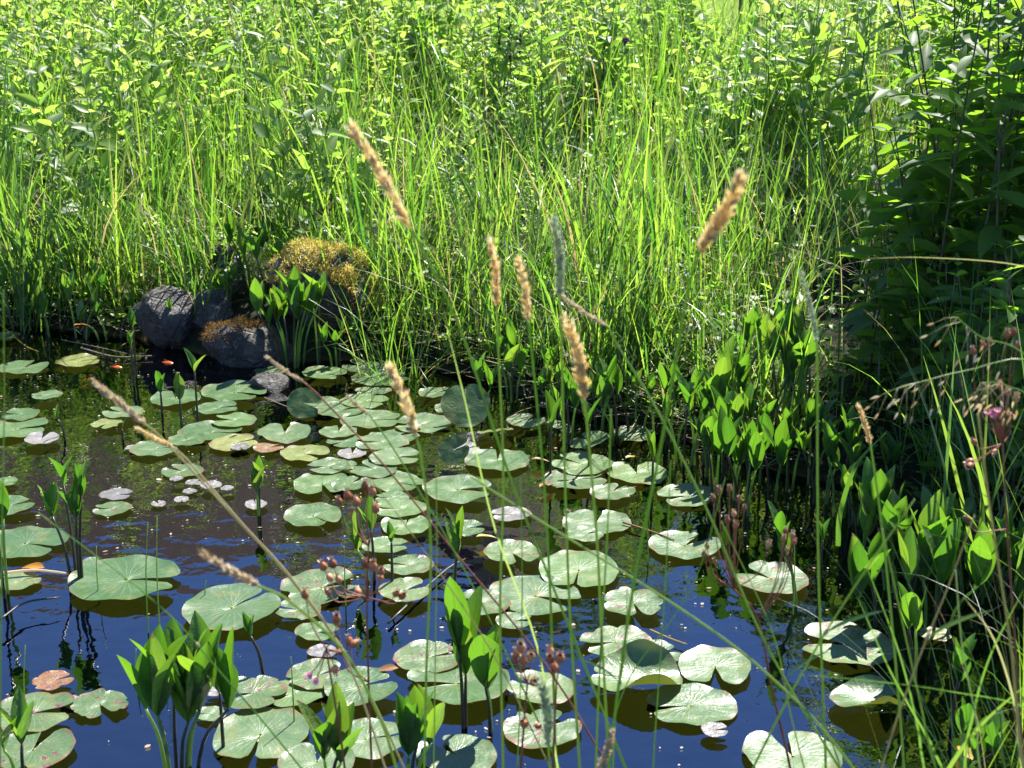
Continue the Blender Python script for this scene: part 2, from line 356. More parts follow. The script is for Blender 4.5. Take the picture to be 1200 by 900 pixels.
PM = {
 'g': padmat('pad_green', (.05, .105, .028), (.09, .155, .045), (.22, .24, .05), .22),
 's': padmat('pad_spotted', (.065, .115, .035), (.11, .165, .055), (.22, .24, .05), .62),
 'w': padmat('pad_pale', (.065, .12, .042), (.098, .152, .06), (.24, .26, .06), .3),
 'y': padmat('pad_yellowing', (.14, .17, .04), (.21, .21, .06), (.34, .30, .04), .5),
 'p': padmat('pad_purple_grey', (.13, .12, .12), (.22, .20, .19), (.14, .06, .05), .3, (.14, .08, .08)),
 'b': padmat('pad_rotting', (.20, .085, .03), (.12, .15, .055), (.25, .14, .04), .75),
 'd': padmat('pad_shaded', (.04, .10, .02), (.06, .13, .03), (.20, .22, .04), .2, trans=.3),  # for shaded and tipped-up pads: their shade is put into a darker green
}

# ------------------------------------------------------------------ ground and water
far_px = [(-420, 372), (-120, 376), (0, 380), (90, 388), (150, 396), (240, 418), (330, 428), (430, 420), (500, 428), (590, 452), (640, 478),
          (720, 492), (800, 515), (860, 540), (940, 560), (1020, 575), (1090, 625), (1160, 680), (1215, 740), (1250, 800)]
POND = [tuple(on_z(*p)[:2]) for p in far_px]+[(1.02, 2.35), (.80, 2.12), (.45, 1.98), (0, 1.95), (-.6, 1.97), (-1.6, 1.9), (-3.6, 1.9)]
POND = np.array(POND)
def sdist(x, y):
    """distance to the shoreline, positive on land"""
    x = np.asarray(x, float); y = np.asarray(y, float)
    best = np.full(x.shape, 1e9); ins = np.zeros(x.shape, bool)
    n = len(POND)
    for i in range(n):
        a, b = POND[i], POND[(i+1) % n]; ab = b-a
        t = np.clip(((x-a[0])*ab[0]+(y-a[1])*ab[1])/(ab @ ab), 0, 1)
        best = np.minimum(best, np.hypot(x-a[0]-t*ab[0], y-a[1]-t*ab[1]))
        c = ((a[1] > y) != (b[1] > y))
        with np.errstate(divide='ignore', invalid='ignore'):
            xi = (b[0]-a[0])*(y-a[1])/(b[1]-a[1])+a[0]
        ins ^= c & (x < xi)
    return np.where(ins, -best, best)
def wob(x, y): return .5*np.sin(x*7.1+1.3*np.sin(y*5.3))*np.sin(y*6.3+np.sin(x*4.1))+.3*np.sin(x*17+y*11)*np.sin(y*19-x*7)
def ground(x, y):
    d = sdist(x, y); k = np.clip(d/4.0, 0, 1)
    land = .01+.13*(1-np.exp(-np.maximum(d, 0)/.16))+.20*k*k*(3-2*k)
    bed = -.02-.42*(1-np.exp(np.minimum(d, 0)/.45))
    return np.where(d > 0, land, bed)+wob(np.asarray(x, float), np.asarray(y, float))*.018*np.clip(1.2-np.abs(d)*.1, .15, 1)
def gz(x, y): return float(ground(np.array([x]), np.array([y]))[0])

xs = np.concatenate([[-400, -150, -60, -30, -16, -10], np.arange(-6.5, 6.51, .07), [9, 14, 24, 50, 150, 400]])
ys = np.concatenate([[-200, -60, -20, -8, -3], np.arange(-.5, 12.5, .07), [13.5, 15, 18, 24, 40, 90, 200, 600]])
gx, gy = np.meshgrid(xs, ys, indexing='ij'); gzv = ground(gx, gy)
mb = MB(); mb.add(np.stack([gx, gy, gzv], -1).reshape(-1, 3), grid_faces(1, len(xs), len(ys))[:, ::-1], uv=np.stack([gx, gy], -1).reshape(-1, 2))
def groundmat():
    m, t, o = newmat('ground'); tc = N(t, 'TexCoord'); c = tc.outputs['Object']
    sp = N(t, 'SeparateXYZ'); t.links.new(c, sp.inputs[0]); z = sp.outputs[2]
    n1 = noise_(t, 5, 5, c); n2 = noise_(t, 40, 5, c, .7); n3 = noise_(t, 1.3, 3, c)
    soil = ramp(t, [(.3, (.012, .009, .006)), (.55, (.028, .02, .012)), (.8, (.08, .06, .035))], n2)
    bed = ramp(t, [(.3, (.05, .032, .010)), (.5, (.12, .075, .02)), (.7, (.20, .14, .035))], n1)
    bed = mixc(t, math_(t, 'MULTIPLY', n2, .5), bed, (.05, .05, .01))
    lawn = mixc(t, n2, (.10, .17, .02), (.17, .24, .045)); lawn = mixc(t, math_(t, 'MULTIPLY', n3, .6), lawn, (.2, .23, .06))
    under = mixc(t, n1, soil, (.02, .032, .01))
    land = mixc(t, N_range(t, math_(t, 'ADD', sp.outputs[1], math_(t, 'MULTIPLY', n1, 1.2)), 9.6, 10.4), under, lawn)
    col = mixc(t, N_range(t, z, -.02, .02), bed, land)
    p = N(t, 'BsdfPrincipled'); p.inputs['Roughness'].default_value = .85; p.inputs['Specular IOR Level'].default_value = .08; t.links.new(col, p.inputs['Base Color'])
    t.links.new(bump(t, math_(t, 'ADD', n2, n1), .8, .03), p.inputs['Normal']); t.links.new(p.outputs[0], o.inputs[0]); return m
tag(mb.build('ground', groundmat()), kind='structure')

def watermat():
    m, t, o = newmat('water'); tc = N(t, 'TexCoord'); c = tc.outputs['Object']
    n1 = noise_(t, 9, 2, c, .4); n2 = noise_(t, 30, 2, c, .5)
    h = math_(t, 'ADD', n1, math_(t, 'MULTIPLY', n2, .14))
    nb = bump(t, h, .11, .03)
    fr = N(t, 'Fresnel'); fr.inputs[0].default_value = 2.25
    gl = N(t, 'BsdfGlossy'); gl.inputs['Roughness'].default_value = .012
    t.links.new(nb, gl.inputs['Normal'])
    tr = N(t, 'BsdfTransparent'); tr.inputs[0].default_value = (.27, .21, .10, 1)
    mx = N(t, 'MixShader'); t.links.new(fr.outputs[0], mx.inputs[0]); t.links.new(tr.outputs[0], mx.inputs[1]); t.links.new(gl.outputs[0], mx.inputs[2])
    t.links.new(mx.outputs[0], o.inputs[0]); return m
wx = np.linspace(-4.6, 2.0, 60); wy = np.linspace(1.7, 6.2, 44); ax, ay = np.meshgrid(wx, wy, indexing='ij')
mb = MB(); mb.add(np.stack([ax, ay, np.zeros_like(ax)], -1).reshape(-1, 3), grid_faces(1, 60, 44)[:, ::-1])
tag(mb.build('water', watermat()), kind='structure')

# ------------------------------------------------------------------ house, hedge and tree beyond the frame: they show in the water and cast the shade
def box(mb, x0, x1, y0, y1, z0, z1):
    v = [(x, y, z) for x in (x0, x1) for y in (y0, y1) for z in (z0, z1)]
    mb.add(v, [(0, 1, 3, 2), (4, 6, 7, 5), (0, 4, 5, 1), (2, 3, 7, 6), (0, 2, 6, 4), (1, 5, 7, 3)])
def roofmat():
    m, t, o = newmat('roof_tiles'); tc = N(t, 'TexCoord')
    b = N(t, 'TexBrick'); b.inputs['Scale'].default_value = 1.0; b.inputs['Color1'].default_value = (.24, .13, .085, 1); b.inputs['Color2'].default_value = (.16, .085, .06, 1)
    b.inputs['Mortar'].default_value = (.05, .03, .022, 1); b.inputs['Brick Width'].default_value = .3; b.inputs['Row Height'].default_value = .28; b.inputs['Mortar Size'].default_value = .03
    t.links.new(tc.outputs['UV'], b.inputs['Vector'])
    p = N(t, 'BsdfPrincipled'); p.inputs['Roughness'].default_value = .8; t.links.new(b.outputs[0], p.inputs['Base Color'])
    t.links.new(bump(t, b.outputs[0], .8, .03), p.inputs['Normal']); t.links.new(p.outputs[0], o.inputs[0]); return m
HX, HY = -3.0, 20.0
hs = thing('house', 'house with a brown tiled roof beyond the lawn, mirrored in the pond', 'house', (HX, HY, .3))
mb = MB(); box(mb, -5, 5, 0, 7, 0, 5.1)
mb.add([(-5, 0, 5.1), (-5, 7, 5.1), (-5, 3.5, 8.7)], tris=[(0, 2, 1)]); mb.add([(5, 0, 5.1), (5, 7, 5.1), (5, 3.5, 8.7)], tris=[(0, 1, 2)])
mb.build('wall', M['wall'], hs, smooth=False)
mb = MB()
for s in (0, 1):
    y0, y1 = (-.5, 3.5) if s == 0 else (7.5, 3.5)
    for dz in (0, .12):
        mb.add([(-5.4, y0, 4.75+dz), (5.4, y0, 4.75+dz), (5.4, y1, 9.0+dz), (-5.4, y1, 9.0+dz)], [(0, 1, 2, 3) if s == 0 else (3, 2, 1, 0)], uv=[(0, 0), (10.8, 0), (10.8, 5.6), (0, 5.6)])
    mb.add([(-5.4, y0, 4.75), (5.4, y0, 4.75), (5.4, y0, 4.87), (-5.4, y0, 4.87)], [(0, 1, 2, 3)])
rf = mb.build('roof', roofmat(), hs, smooth=False)
mb = MB(); box(mb, 2.2, 3.0, 3.1, 3.9, 8.3, 10.4); mb.build('chimney', M['wall'], rf, smooth=False)
for wxp in (-3.4, -1.2, 3.2):
    mb = MB(); box(mb, wxp-.65, wxp+.65, -.06, -.003, .9, 2.3); f = mb.build('window', M['trim'], hs, smooth=False)
    mb = MB(); box(mb, wxp-.55, wxp+.55, -.08, -.062, 1.0, 2.2); mb.build('pane', M['glass'], f, smooth=False)
mb = MB(); box(mb, .6, 1.6, -.05, -.003, .05, 2.15); dr = mb.build('door', M['bark'], hs, smooth=False)
mb = MB(); box(mb, 1.45, 1.5, -.1, -.052, 1.0, 1.12); mb.build('handle', M['trim'], dr, smooth=False)

def crown(mb, c, rad, n, L, W, squash=1.0, shell=.45, seg=3):
    u = nrm(rng.normal(size=(n, 3))); r = rng.uniform(shell, 1, n)**.5
    lump = 1+.22*np.sin(u[:, 0]*5+u[:, 2]*4)*np.sin(u[:, 1]*6+1)
    p = np.asarray(c)+u*(r*lump)[:, None]*np.asarray(rad)
    d = nrm(u+rng.normal(size=(n, 3))*.8-np.array([0, 0, .25])); up = nrm(rng.normal(size=(n, 3))*.6+np.array([0, 0, 1]))
    leaves(mb, p, d, up, rng.uniform(.7, 1.2, n)*L, rng.uniform(.8, 1.1, n)*W, rng.uniform(0, .35, n), .2, seg)
tx, ty = 3.35, 6.9
tr = thing('broadleaf_tree', 'leafy tree standing right of the pond, shading the right bank', 'tree', (tx, ty, gz(tx, ty)))
mb = MB(); tube(mb, smooth_line([(0, 0, -.1), (.05, 0, 1.2), (-.1, .05, 2.4), (-.3, 0, 3.4)], 9), np.linspace(.13, .05, 9), 9)
for k in range(9):
    a = k*2.4; z = 1.5+k*.22
    tube(mb, smooth_line([(0, 0, z), (.5*math.cos(a), .5*math.sin(a), z+.35), (1.1*math.cos(a)-.2, 1.1*math.sin(a), z+.6)], 6), np.linspace(.04, .012, 6), 6)
mb.build('trunk', M['bark'], tr)
mb = MB()
for c, r_, n in (((-.5, -.2, 2.7), (1.0, .95, .75), 1050), ((.3, .3, 3.1), (1.0, 1.0, .8), 950), ((-.1, -.5, 2.2), (.95, .75, .6), 720), ((-1.0, .0, 2.2), (.6, .6, .5), 330)):
    crown(mb, c, r_, n, .12, .06)
mb.build('crown', M['tree'], tr)
for tx, ty, top, rad, lab in ((1.3, 27.5, 12.0, 3.3, 'tall tree beyond the lawn beside the house, mirrored at the centre of the pond'), (6.2, 28.5, 13.4, 3.6, 'tallest tree beyond the lawn, mirrored at the right of the pond')):
    t_ = thing('broadleaf_tree', lab, 'tree', (tx, ty, gz(tx, ty)), 'trees beyond the lawn')
    mb = MB(); tube(mb, smooth_line([(0, 0, -.1), (.1, 0, top*.4), (-.1, .1, top*.85)], 10), np.linspace(.3, .06, 10), 10)
    for k in range(14):
        a = k*2.4; z = top*(.3+.04*k); q = rad*(.85-.03*k); tube(mb, smooth_line([(0, 0, z), (q*.5*math.cos(a), q*.5*math.sin(a), z+.5), (q*math.cos(a), q*math.sin(a), z+.9)], 6), np.linspace(.09, .02, 6), 6)
    mb.build('trunk', M['bark'], t_); mb = MB()
    for k in range(16):
        a = k*2.4; f = k/15; q = rad*(.62-.45*f); crown(mb, (q*math.cos(a), q*math.sin(a), top*(.34+.56*f)), (rad*(.5-.18*f), rad*(.5-.18*f), top*.10), 420, .34, .19)
    mb.build('crown', M['tree'], t_)
hg = thing('hedge', 'dark clipped hedge across the far end of the lawn', 'hedge', (7.5, 18.2, .34))
mb = MB()
n = 9000; p = np.stack([rng.uniform(-4.2, 6, n), rng.uniform(-.5, .5, n), rng.uniform(0, 1.5, n)], -1)
leaves(mb, p, rng.normal(size=(n, 3)), rng.normal(size=(n, 3)), .08, .045, .1, .2, 2); mb.build('foliage', M['tree'], hg)
mb = MB()
for x in np.arange(-4, 6, .5): tube(mb, [(x, 0, -.05), (x+.05, .05, .6), (x, 0, 1.2)], [.03, .02, .01], 5)
mb.build('stem', M['bark'], hg)

# ------------------------------------------------------------------ bank grass
def land_points(n, x0, x1, y0, y1, dmin=.03, dmax=99, dens=None):
    out = np.zeros((0, 2))
    while len(out) < n:
        p = np.stack([rng.uniform(x0, x1, n), rng.uniform(y0, y1, n)], -1)
        d = sdist(p[:, 0], p[:, 1]); k = (d > dmin) & (d < dmax) & (p[:, 1] > 3.0) & ~((p[:, 0] > -1.30) & (p[:, 0] < -.56) & (p[:, 1] < 5.20+.16*np.sin(p[:, 0]*13))) & (np.abs(p[:, 0]) < p[:, 1]*.335+1.1)
        k &= ~((p[:, 0] > .78) & (p[:, 1] < 4.45) & (rng.uniform(size=n) < .8))
        if dens is not None: k &= rng.uniform(size=n) < dens(p[:, 0], p[:, 1], d)
        out = np.concatenate([out, p[k]])
    p = out[:n]; return np.column_stack([p, ground(p[:, 0], p[:, 1])])
def clumpy(x, y, d): return np.clip(.35+.75*np.sin(x*3.1+1.7*np.sin(y*2.3))*np.sin(y*3.7+np.sin(x*2.9)), .1, 1)*np.where((x > 1.35) & (y < 5.6), .35, 1)

mb = MB(); n = 9500; b = land_points(n, -4.8, 4.8, 3.2, 10.2, .05, dens=clumpy)
L = rng.uniform(.22, .72, n)*np.clip(1.2-(b[:, 1]-5)*.11, .5, 1.1); blades(mb, b-[0, 0, .01], L, rng.uniform(.003, .0085, n), rng.uniform(0, 2*PI, n), rng.uniform(.02, .28, n), rng.gamma(2, .33, n), 6)
n = 2600; b = land_points(n, -3.6, 3.6, 3.2, 7.2, .02, .45); blades(mb, b-[0, 0, .01], rng.uniform(.12, .45, n), rng.uniform(.003, .007, n), rng.uniform(0, 2*PI, n), rng.uniform(.05, .5, n), rng.gamma(2, .4, n), 5)
n = 700; b = land_points(n, -3.6, 3.6, 3.6, 9.5, .1, dens=clumpy); blades(mb, b, rng.uniform(.4, .75, n), rng.uniform(.003, .006, n), rng.uniform(0, 2*PI, n), rng.uniform(.1, .35, n), rng.uniform(.9, 2.2, n), 8)
n = 2300; b = land_points(n, -4.2, 4.2, 6.3, 10.4, .3, dens=lambda x, y, d: .3+.7*(np.sin(x*3.3+y*1.7)*np.sin(y*2.9-x*1.3) > -.1)); blades(mb, b, rng.uniform(.45, .82, n)*np.clip(1.35-(b[:, 1]-6)*.06, .9, 1.3), rng.uniform(.004, .011, n), rng.uniform(0, 2*PI, n), rng.uniform(.02, .3, n), rng.gamma(2, .36, n), 7)
tag(mb.build('bank_grass', M['grass']), 'dense fine green grass covering the far bank', 'grass', kind='stuff')
mb = MB(); n = 14000; p = np.stack([rng.uniform(-6, 6, n), 9.8+rng.uniform(0, 1, n)**1.6*8.5], -1); p = np.column_stack([p, ground(p[:, 0], p[:, 1])])
blades(mb, p, rng.uniform(.05, .11, n), rng.uniform(.006, .012, n), rng.uniform(0, 2*PI, n), rng.uniform(.1, .6, n), rng.uniform(.1, .6, n), 2)
tag(mb.build('lawn_grass', M['lawn']), 'short mown lawn grass beyond the weeds', 'grass', kind='stuff')
# low ground cover with small round leaves along the bank foot
mb = MB(); n = 13000; b = np.concatenate([land_points(6500, -4.5, 4.5, 3.2, 9.5, .03), land_points(6500, -3.2, 3.2, 3.1, 6.2, .0, .5)]); b[:, 2] += rng.uniform(.005, .2, n)*np.clip(sdist(b[:, 0], b[:, 1])*3, .3, 1)
az = rng.uniform(0, 2*PI, n); el = rng.uniform(-.1, .7, n)
leaves(mb, b, np.stack([np.cos(az)*np.cos(el), np.sin(az)*np.cos(el), np.sin(el)], -1), np.stack([rng.normal(0, .3, n), rng.normal(0, .3, n), np.ones(n)], -1), rng.uniform(.018, .05, n), rng.uniform(.013, .03, n), .15, .15, 3, 'oval')
tag(mb.build('ground_cover', M['weed']), 'low ground cover of small leaves under the bank grass', 'ground cover', kind='stuff')
# dead straw litter
mb = MB(); n = 1500; b = land_points(n, -3.8, 3.8, 3.2, 8, .0, 2.5); b[:, 2] += rng.uniform(.0, .2, n)
blades(mb, b, rng.uniform(.12, .4, n), rng.uniform(.002, .005, n), rng.uniform(0, 2*PI, n), rng.uniform(.5, 1.5, n), rng.uniform(-.2, .8, n), 4)
n = 1300; b = land_points(n, -3.4, 3.0, 3.0, 6.4, -.04, .3); b[:, 2] = np.maximum(b[:, 2], .004)+rng.uniform(0, .05, n); blades(mb, b, rng.uniform(.05, .22, n), rng.uniform(.002, .005, n), rng.uniform(0, 2*PI, n), rng.uniform(1.1, 1.6, n), rng.uniform(-.2, .3, n), 4)
n = 420; b = land_points(n, -3.4, 3.4, 4.2, 9, .15); blades(mb, b, rng.uniform(.4, .7, n), rng.uniform(.002, .004, n), rng.uniform(0, 2*PI, n), rng.uniform(.1, .4, n), rng.uniform(.6, 2.2, n), 8)
tag(mb.build('dry_grass', M['strawstem']), 'dry straw coloured dead grass lying through the bank', 'dead grass', kind='stuff')

# ------------------------------------------------------------------ tussocks and weeds on the bank: protos, then copies
def copy_thing(root, loc, rz, sc, label=None, tilt=(0, 0)):
    r = root.copy(); COL.objects.link(r); r.location = loc; r.rotation_euler = (tilt[0], tilt[1], rz); r.scale = (sc, sc, sc)
    if label: r['label'] = label
    for ch in list(root.children):
        c = ch.copy(); COL.objects.link(c); c.parent = r
        for g in list(ch.children):
            d = g.copy(); COL.objects.link(d); d.parent = c
    return r
def tussock(n, Lm, Wm, mat, bend):
    root = thing('sedge_tussock', 'tussock of long arching green sedge blades rising from the bank grass', 'sedge tussock', (0, 0, 0), 'sedge tussocks on the far bank')
    mb = MB(); b = np.column_stack([rng.normal(0, .045, n), rng.normal(0, .045, n), np.full(n, -.02)])
    blades(mb, b, rng.uniform(.45, 1, n)*Lm, rng.uniform(.6, 1.1, n)*Wm, rng.uniform(0, 2*PI, n), rng.uniform(.02, .35, n), rng.gamma(2.0, bend, n), 7, fold=.25)
    mb.build('blades', mat, root); return root
tprotos = [tussock(45, .85, .009, M['sedge'], .38), tussock(38, .75, .011, M['sedge'], .25), tussock(60, .8, .006, M['grass'], .5), tussock(30, .9, .012, M['grass'], .2)]
tus = [(335, 330, 0), (130, 340, 1), (40, 345, 0), (420, 345, 3), (480, 330, 2), (250, 280, 3), (560, 345, 1), (735, 425, 0), (760, 400, 3), (700, 430, 2), (640, 370, 0),
       (840, 400, 2), (880, 360, 1), (930, 380, 2), (980, 330, 2), (800, 330, 0), (590, 300, 3), (690, 300, 2), (520, 260, 2), (400, 260, 0), (300, 240, 1), (180, 260, 3), (80, 250, 2),
       (10, 280, 3), (620, 230, 0), (740, 250, 2), (850, 240, 1), (950, 240, 2), (200, 180, 0), (360, 180, 2), (520, 170, 1), (660, 160, 2), (800, 160, 3), (920, 150, 2), (60, 150, 1),
       (-80, 340, 0), (-120, 250, 1), (1010, 200, 0), (1240, 300, 1), (1000, 290, 1), (700, 380, 3), (465, 400, 2), (1180, 640, 1), (1120, 560, 2)]
first = set()
for px, py, k in tus:
    q = on_z(px, py, .12)
    if py < 330: q = on_z(px, py, .26)
    loc = (q.x, q.y, gz(q.x, q.y)); rz = rng.uniform(0, 6.28); sc = rng.uniform(.75, 1.12)*(1.0 if q.y < 7 else .85)
    if k in first: copy_thing(tprotos[k], loc, rz, sc)
    else:
        first.add(k); tprotos[k].location = loc; tprotos[k].rotation_euler.z = rz; tprotos[k].scale = (sc,)*3

def weed(nst, H, LL, LW, gap, mat, label, group, name='leafy_weed', elev=(.15, 1.05), kind='lance', spread=.08, fold=.25, cat='weed'):
    root = thing(name, label, cat, (0, 0, 0), group)
    st = MB(); lf = MB()
    for s in range(nst):
        a = rng.uniform(0, 6.28); h = H*rng.uniform(.75, 1.05); sp = spread*rng.uniform(.2, 1)
        bx, by = sp*math.cos(a), sp*math.sin(a); lx, ly = rng.normal(0, .10, 2)*h
        line = smooth_line([(bx, by, -.03), (bx+lx*.3, by+ly*.3, h*.5), (bx+lx, by+ly, h)], 8)
        tube(st, line, np.linspace(.0032, .0012, 8)*(1+H*.4), 5)
        nn = int(h/gap); az0 = rng.uniform(0, 6.28)
        for k in range(nn):
            f = .12+.88*k/max(nn-1, 1); i = min(int(f*7), 6); p = line[i]+(line[i+1]-line[i])*(f*7-i)
            sz = (1.0-.55*max(0, f-.6)/.4)*(.65+.35*min(1, f*2.5))
            for m_ in (0, PI):
                aa = az0+k*PI/2*1.07+m_+rng.normal(0, .2); el = rng.uniform(*elev)+(.4 if f > .92 else 0)
                d = np.array([math.cos(aa)*math.cos(el), math.sin(aa)*math.cos(el), math.sin(el)])
                up = np.array([-math.cos(aa)*math.sin(el), -math.sin(aa)*math.sin(el), math.cos(el)])+rng.normal(0, .45, 3)
                leaves(lf, [p], [d], [up], LL*sz*rng.uniform(.8, 1.15), LW*sz*rng.uniform(.85, 1.1), rng.uniform(.1, .4), fold, 5, kind)
    st.build('stem', M['stem'] if mat is not M['darkweed'] else M['darkstalk'], root); lf.build('foliage', mat, root)
    return root
WL = [('leafy_weed', 'slender weed with opposite yellow-green pointed leaves among the bank grass', 'pointed leaf weeds on the far bank'),
      ('leafy_weed', 'bushy weed with broad oval bright green leaves among the bank grass', 'broad leaf weeds on the far bank'),
      ('leafy_weed', 'weed with narrow willow-like leaves standing above the bank grass', 'narrow leaf weeds on the far bank')]
wprotos = [weed(4, .80, .095, .040, .065, M['weed'], WL[0][1], WL[0][2]), weed(5, .72, .088, .038, .06, M['weed'], WL[0][1], WL[0][2]),
           weed(5, .58, .082, .052, .06, M['weed'], WL[1][1], WL[1][2], kind='oval'), weed(5, .68, .095, .050, .065, M['weed'], WL[1][1], WL[1][2], elev=(.1, .9)),
           weed(4, .84, .12, .026, .05, M['weed'], WL[2][1], WL[2][2], elev=(.3, 1.0)), weed(4, .82, .11, .030, .055, M['weed'], WL[2][1], WL[2][2], elev=(.2, .8))]
wp = []
n = 0
while n < 400:
    p = land_points(1, -4.2, 4.2, 4.6, 10.6, .25)[0]
    if math.hypot(p[0]+.45, (p[1]-9.6)*.6) < .55 or math.hypot(p[0]-1.75, (p[1]-9.8)*.5) < .6: continue
    if rng.uniform() > (.3 if p[1] < 6.0 else .7 if p[1] < 7.5 else 1): continue
    if p[0] > 1.25 and p[1] < 6: continue
    wp.append(p); n += 1
for i, p in enumerate(wp):
    k = i % 6 if i < 6 else int(np.clip(2.5+2.6*math.sin(p[0]*2.1+1.3*p[1])+rng.normal(0, 1.3), 0, 5.99)); rz = rng.uniform(0, 6.28); sc = rng.uniform(.55, 1.12)*(1 if p[1] < 8 else 1.12)*(1.0+.18*math.sin(p[0]*2.7+p[1]*1.9))
    if i < 6: wprotos[k].location = p; wprotos[k].rotation_euler.z = rz; wprotos[k].scale = (sc,)*3
    else: copy_thing(wprotos[k], p, rz, sc, None, rng.normal(0, .13, 2))

# tall dark leafy plants in the shade at the right edge
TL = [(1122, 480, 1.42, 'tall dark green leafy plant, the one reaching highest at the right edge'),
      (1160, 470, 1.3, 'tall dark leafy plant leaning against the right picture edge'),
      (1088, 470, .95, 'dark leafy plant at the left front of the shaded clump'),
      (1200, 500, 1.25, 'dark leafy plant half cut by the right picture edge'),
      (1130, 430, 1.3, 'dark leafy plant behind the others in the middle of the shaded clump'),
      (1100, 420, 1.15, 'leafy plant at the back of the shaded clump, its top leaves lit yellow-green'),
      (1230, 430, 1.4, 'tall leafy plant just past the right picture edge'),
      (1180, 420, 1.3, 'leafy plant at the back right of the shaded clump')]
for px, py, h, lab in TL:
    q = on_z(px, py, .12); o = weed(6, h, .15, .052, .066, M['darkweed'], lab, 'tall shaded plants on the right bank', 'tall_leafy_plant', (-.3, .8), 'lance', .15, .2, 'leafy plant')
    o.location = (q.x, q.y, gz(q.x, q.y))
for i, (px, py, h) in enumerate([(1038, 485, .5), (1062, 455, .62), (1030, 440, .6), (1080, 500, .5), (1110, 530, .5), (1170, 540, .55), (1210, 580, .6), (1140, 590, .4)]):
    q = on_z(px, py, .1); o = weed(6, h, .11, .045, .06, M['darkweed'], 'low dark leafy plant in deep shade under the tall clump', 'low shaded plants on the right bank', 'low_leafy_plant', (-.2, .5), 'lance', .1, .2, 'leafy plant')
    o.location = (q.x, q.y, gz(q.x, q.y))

# grey-green strap leaved plant and dark stems at the top
q = on_z(985, 95, .34); o = thing('strap_leaf_plant', 'grey-green plant with broad strap leaves at the top by the lawn', 'plant', tuple(q))
mb = MB(); n = 9; blades(mb, np.column_stack([rng.normal(0, .05, n), rng.normal(0, .05, n), np.zeros(n)]), rng.uniform(.45, .75, n), rng.uniform(.035, .06, n), rng.uniform(0, 2*PI, n), rng.uniform(.05, .3, n), rng.uniform(.4, 1.3, n), 8, np.zeros(n), .3)
mb.build('leaves', M['sedge'], o)
for px, lab in ((862, 'black upright dead stem, left of the close pair at the top of the bank'), (874, 'black upright dead stem, right of the close pair at the top of the bank')):
    q = on_z(px, 95, .34); o = thing('dead_stem', lab, 'dead stem', (q.x, q.y, gz(q.x, q.y)), 'black dead stems at the top')
    mb = MB(); tube(mb, smooth_line([(0, 0, 0), (.01, 0, .4), (.0, .01, .85)], 8), np.linspace(.014, .009, 8), 7); mb.build('stem', M['darkstalk'], o)
    mb = MB(); spindles(mb, [(.0, .01, .84)], [(0, .05, 1)], .09, .016, sides=7); mb.build('tip', M['blackhusk'], o)

# ------------------------------------------------------------------ rocks
def rock(name, label, px, py, Y, sx, sy, sz, seed, sink=.35, rz=0.0):
    import bmesh
    bm = bmesh.new(); bmesh.ops.create_icosphere(bm, subdivisions=5, radius=1)
    for v in bm.verts:
        n = v.co.normalized(); o = Vector((seed*3.1, seed*1.7, seed*.9))
        r = 1+.20*noise.noise(n*1.3+o)+.10*noise.noise(n*3.1+o)+.035*noise.noise(n*8+o)
        for pl in range(8):
            pn = Vector((math.sin(seed*7+pl*2.1), math.cos(seed*3+pl*1.3), .5*math.sin(pl*1.9+seed))).normalized()
            e = n.dot(pn)*r-.66
            if e > 0: r -= e*.92
        v.co = Vector((n.x*r*sx, n.y*r*sy, n.z*r*sz))
    me = bpy.data.meshes.new('stone'); bm.to_mesh(me); bm.free(); me.materials.append(M['rock'])
    for p in me.polygons: p.use_smooth = True
    q = at(px, py, Y)
    root = thing(name, label, 'rock', (q.x, q.y, q.z), 'rocks at the water edge', rz)
    o = bpy.data.objects.new('stone', me); COL.objects.link(o); o.parent = root
    return root, me
def mossy(root, me, mat, n, zmin, L, name='moss', side=None):
    vs = np.array([v.co[:] for v in me.vertices]); ns = np.array([v.normal[:] for v in me.vertices])
    ok = (ns[:, 2] > zmin)
    if side is not None: ok &= (vs @ np.array(side) > 0)
    idx = np.where(ok)[0]; k = rng.choice(idx, n); w_ = np.array([noise.noise(Vector(q)*14) for q in vs[k]]); keep = w_ > -.22; k = k[keep]; w_ = w_[keep]; n = len(k); p = vs[k]+ns[k]*(np.maximum(w_, 0)*.035)[:, None]+rng.normal(0, .005, (n, 3)); d = nrm(ns[k]+rng.normal(0, .6, (n, 3)))
    mb = MB(); leaves(mb, p, d, rng.normal(size=(n, 3)), rng.uniform(.4, 1.2, n)*L, rng.uniform(.1, .22, n)*L, rng.uniform(0, .6, n), .2, 3)
    return mb.build(name, mat, root)
Yr = on_z(230, 412).y
rock('rock', 'dark grey boulder with a pale lit top, leftmost by the water', 198, 372, Yr+.10, .125, .12, .105, 1)
rock('rock', 'pale grey pointed stone peeping out behind the dark boulder', 268, 325, Yr+.34, .075, .09, .12, 2)
rt, me = rock('rock', 'low grey rock capped with rusty brown moss at the waterline', 292, 412, Yr-.10, .165, .12, .10, 3)
mossy(rt, me, M['rustmoss'], 2600, .55, .016, side=(-.4, .3, .2))
rt, me = rock('rock', 'large dark boulder wearing a thick golden moss cap', 385, 350, Yr+.12, .225, .17, .18, 4)
mossy(rt, me, M['moss'], 11000, .42, .017); mossy(rt, me, M['rustmoss'], 2600, -.2, .016, 'hanging_moss', side=(1, -.3, 0))
rock('rock', 'grey stone filling the gap between the mossy boulder and rusty rock', 250, 372, Yr+.12, .10, .10, .10, 5)
rock('rock', 'wet dark stone half sunk in front of the rusty mossed rock', 318, 452, on_z(318, 455).y, .07, .06, .045, 6)
rock('rock', 'shaded grey stone lying at the foot of the right bank', 1050, 545, on_z(1050, 560).y+.05, .10, .08, .07, 7)
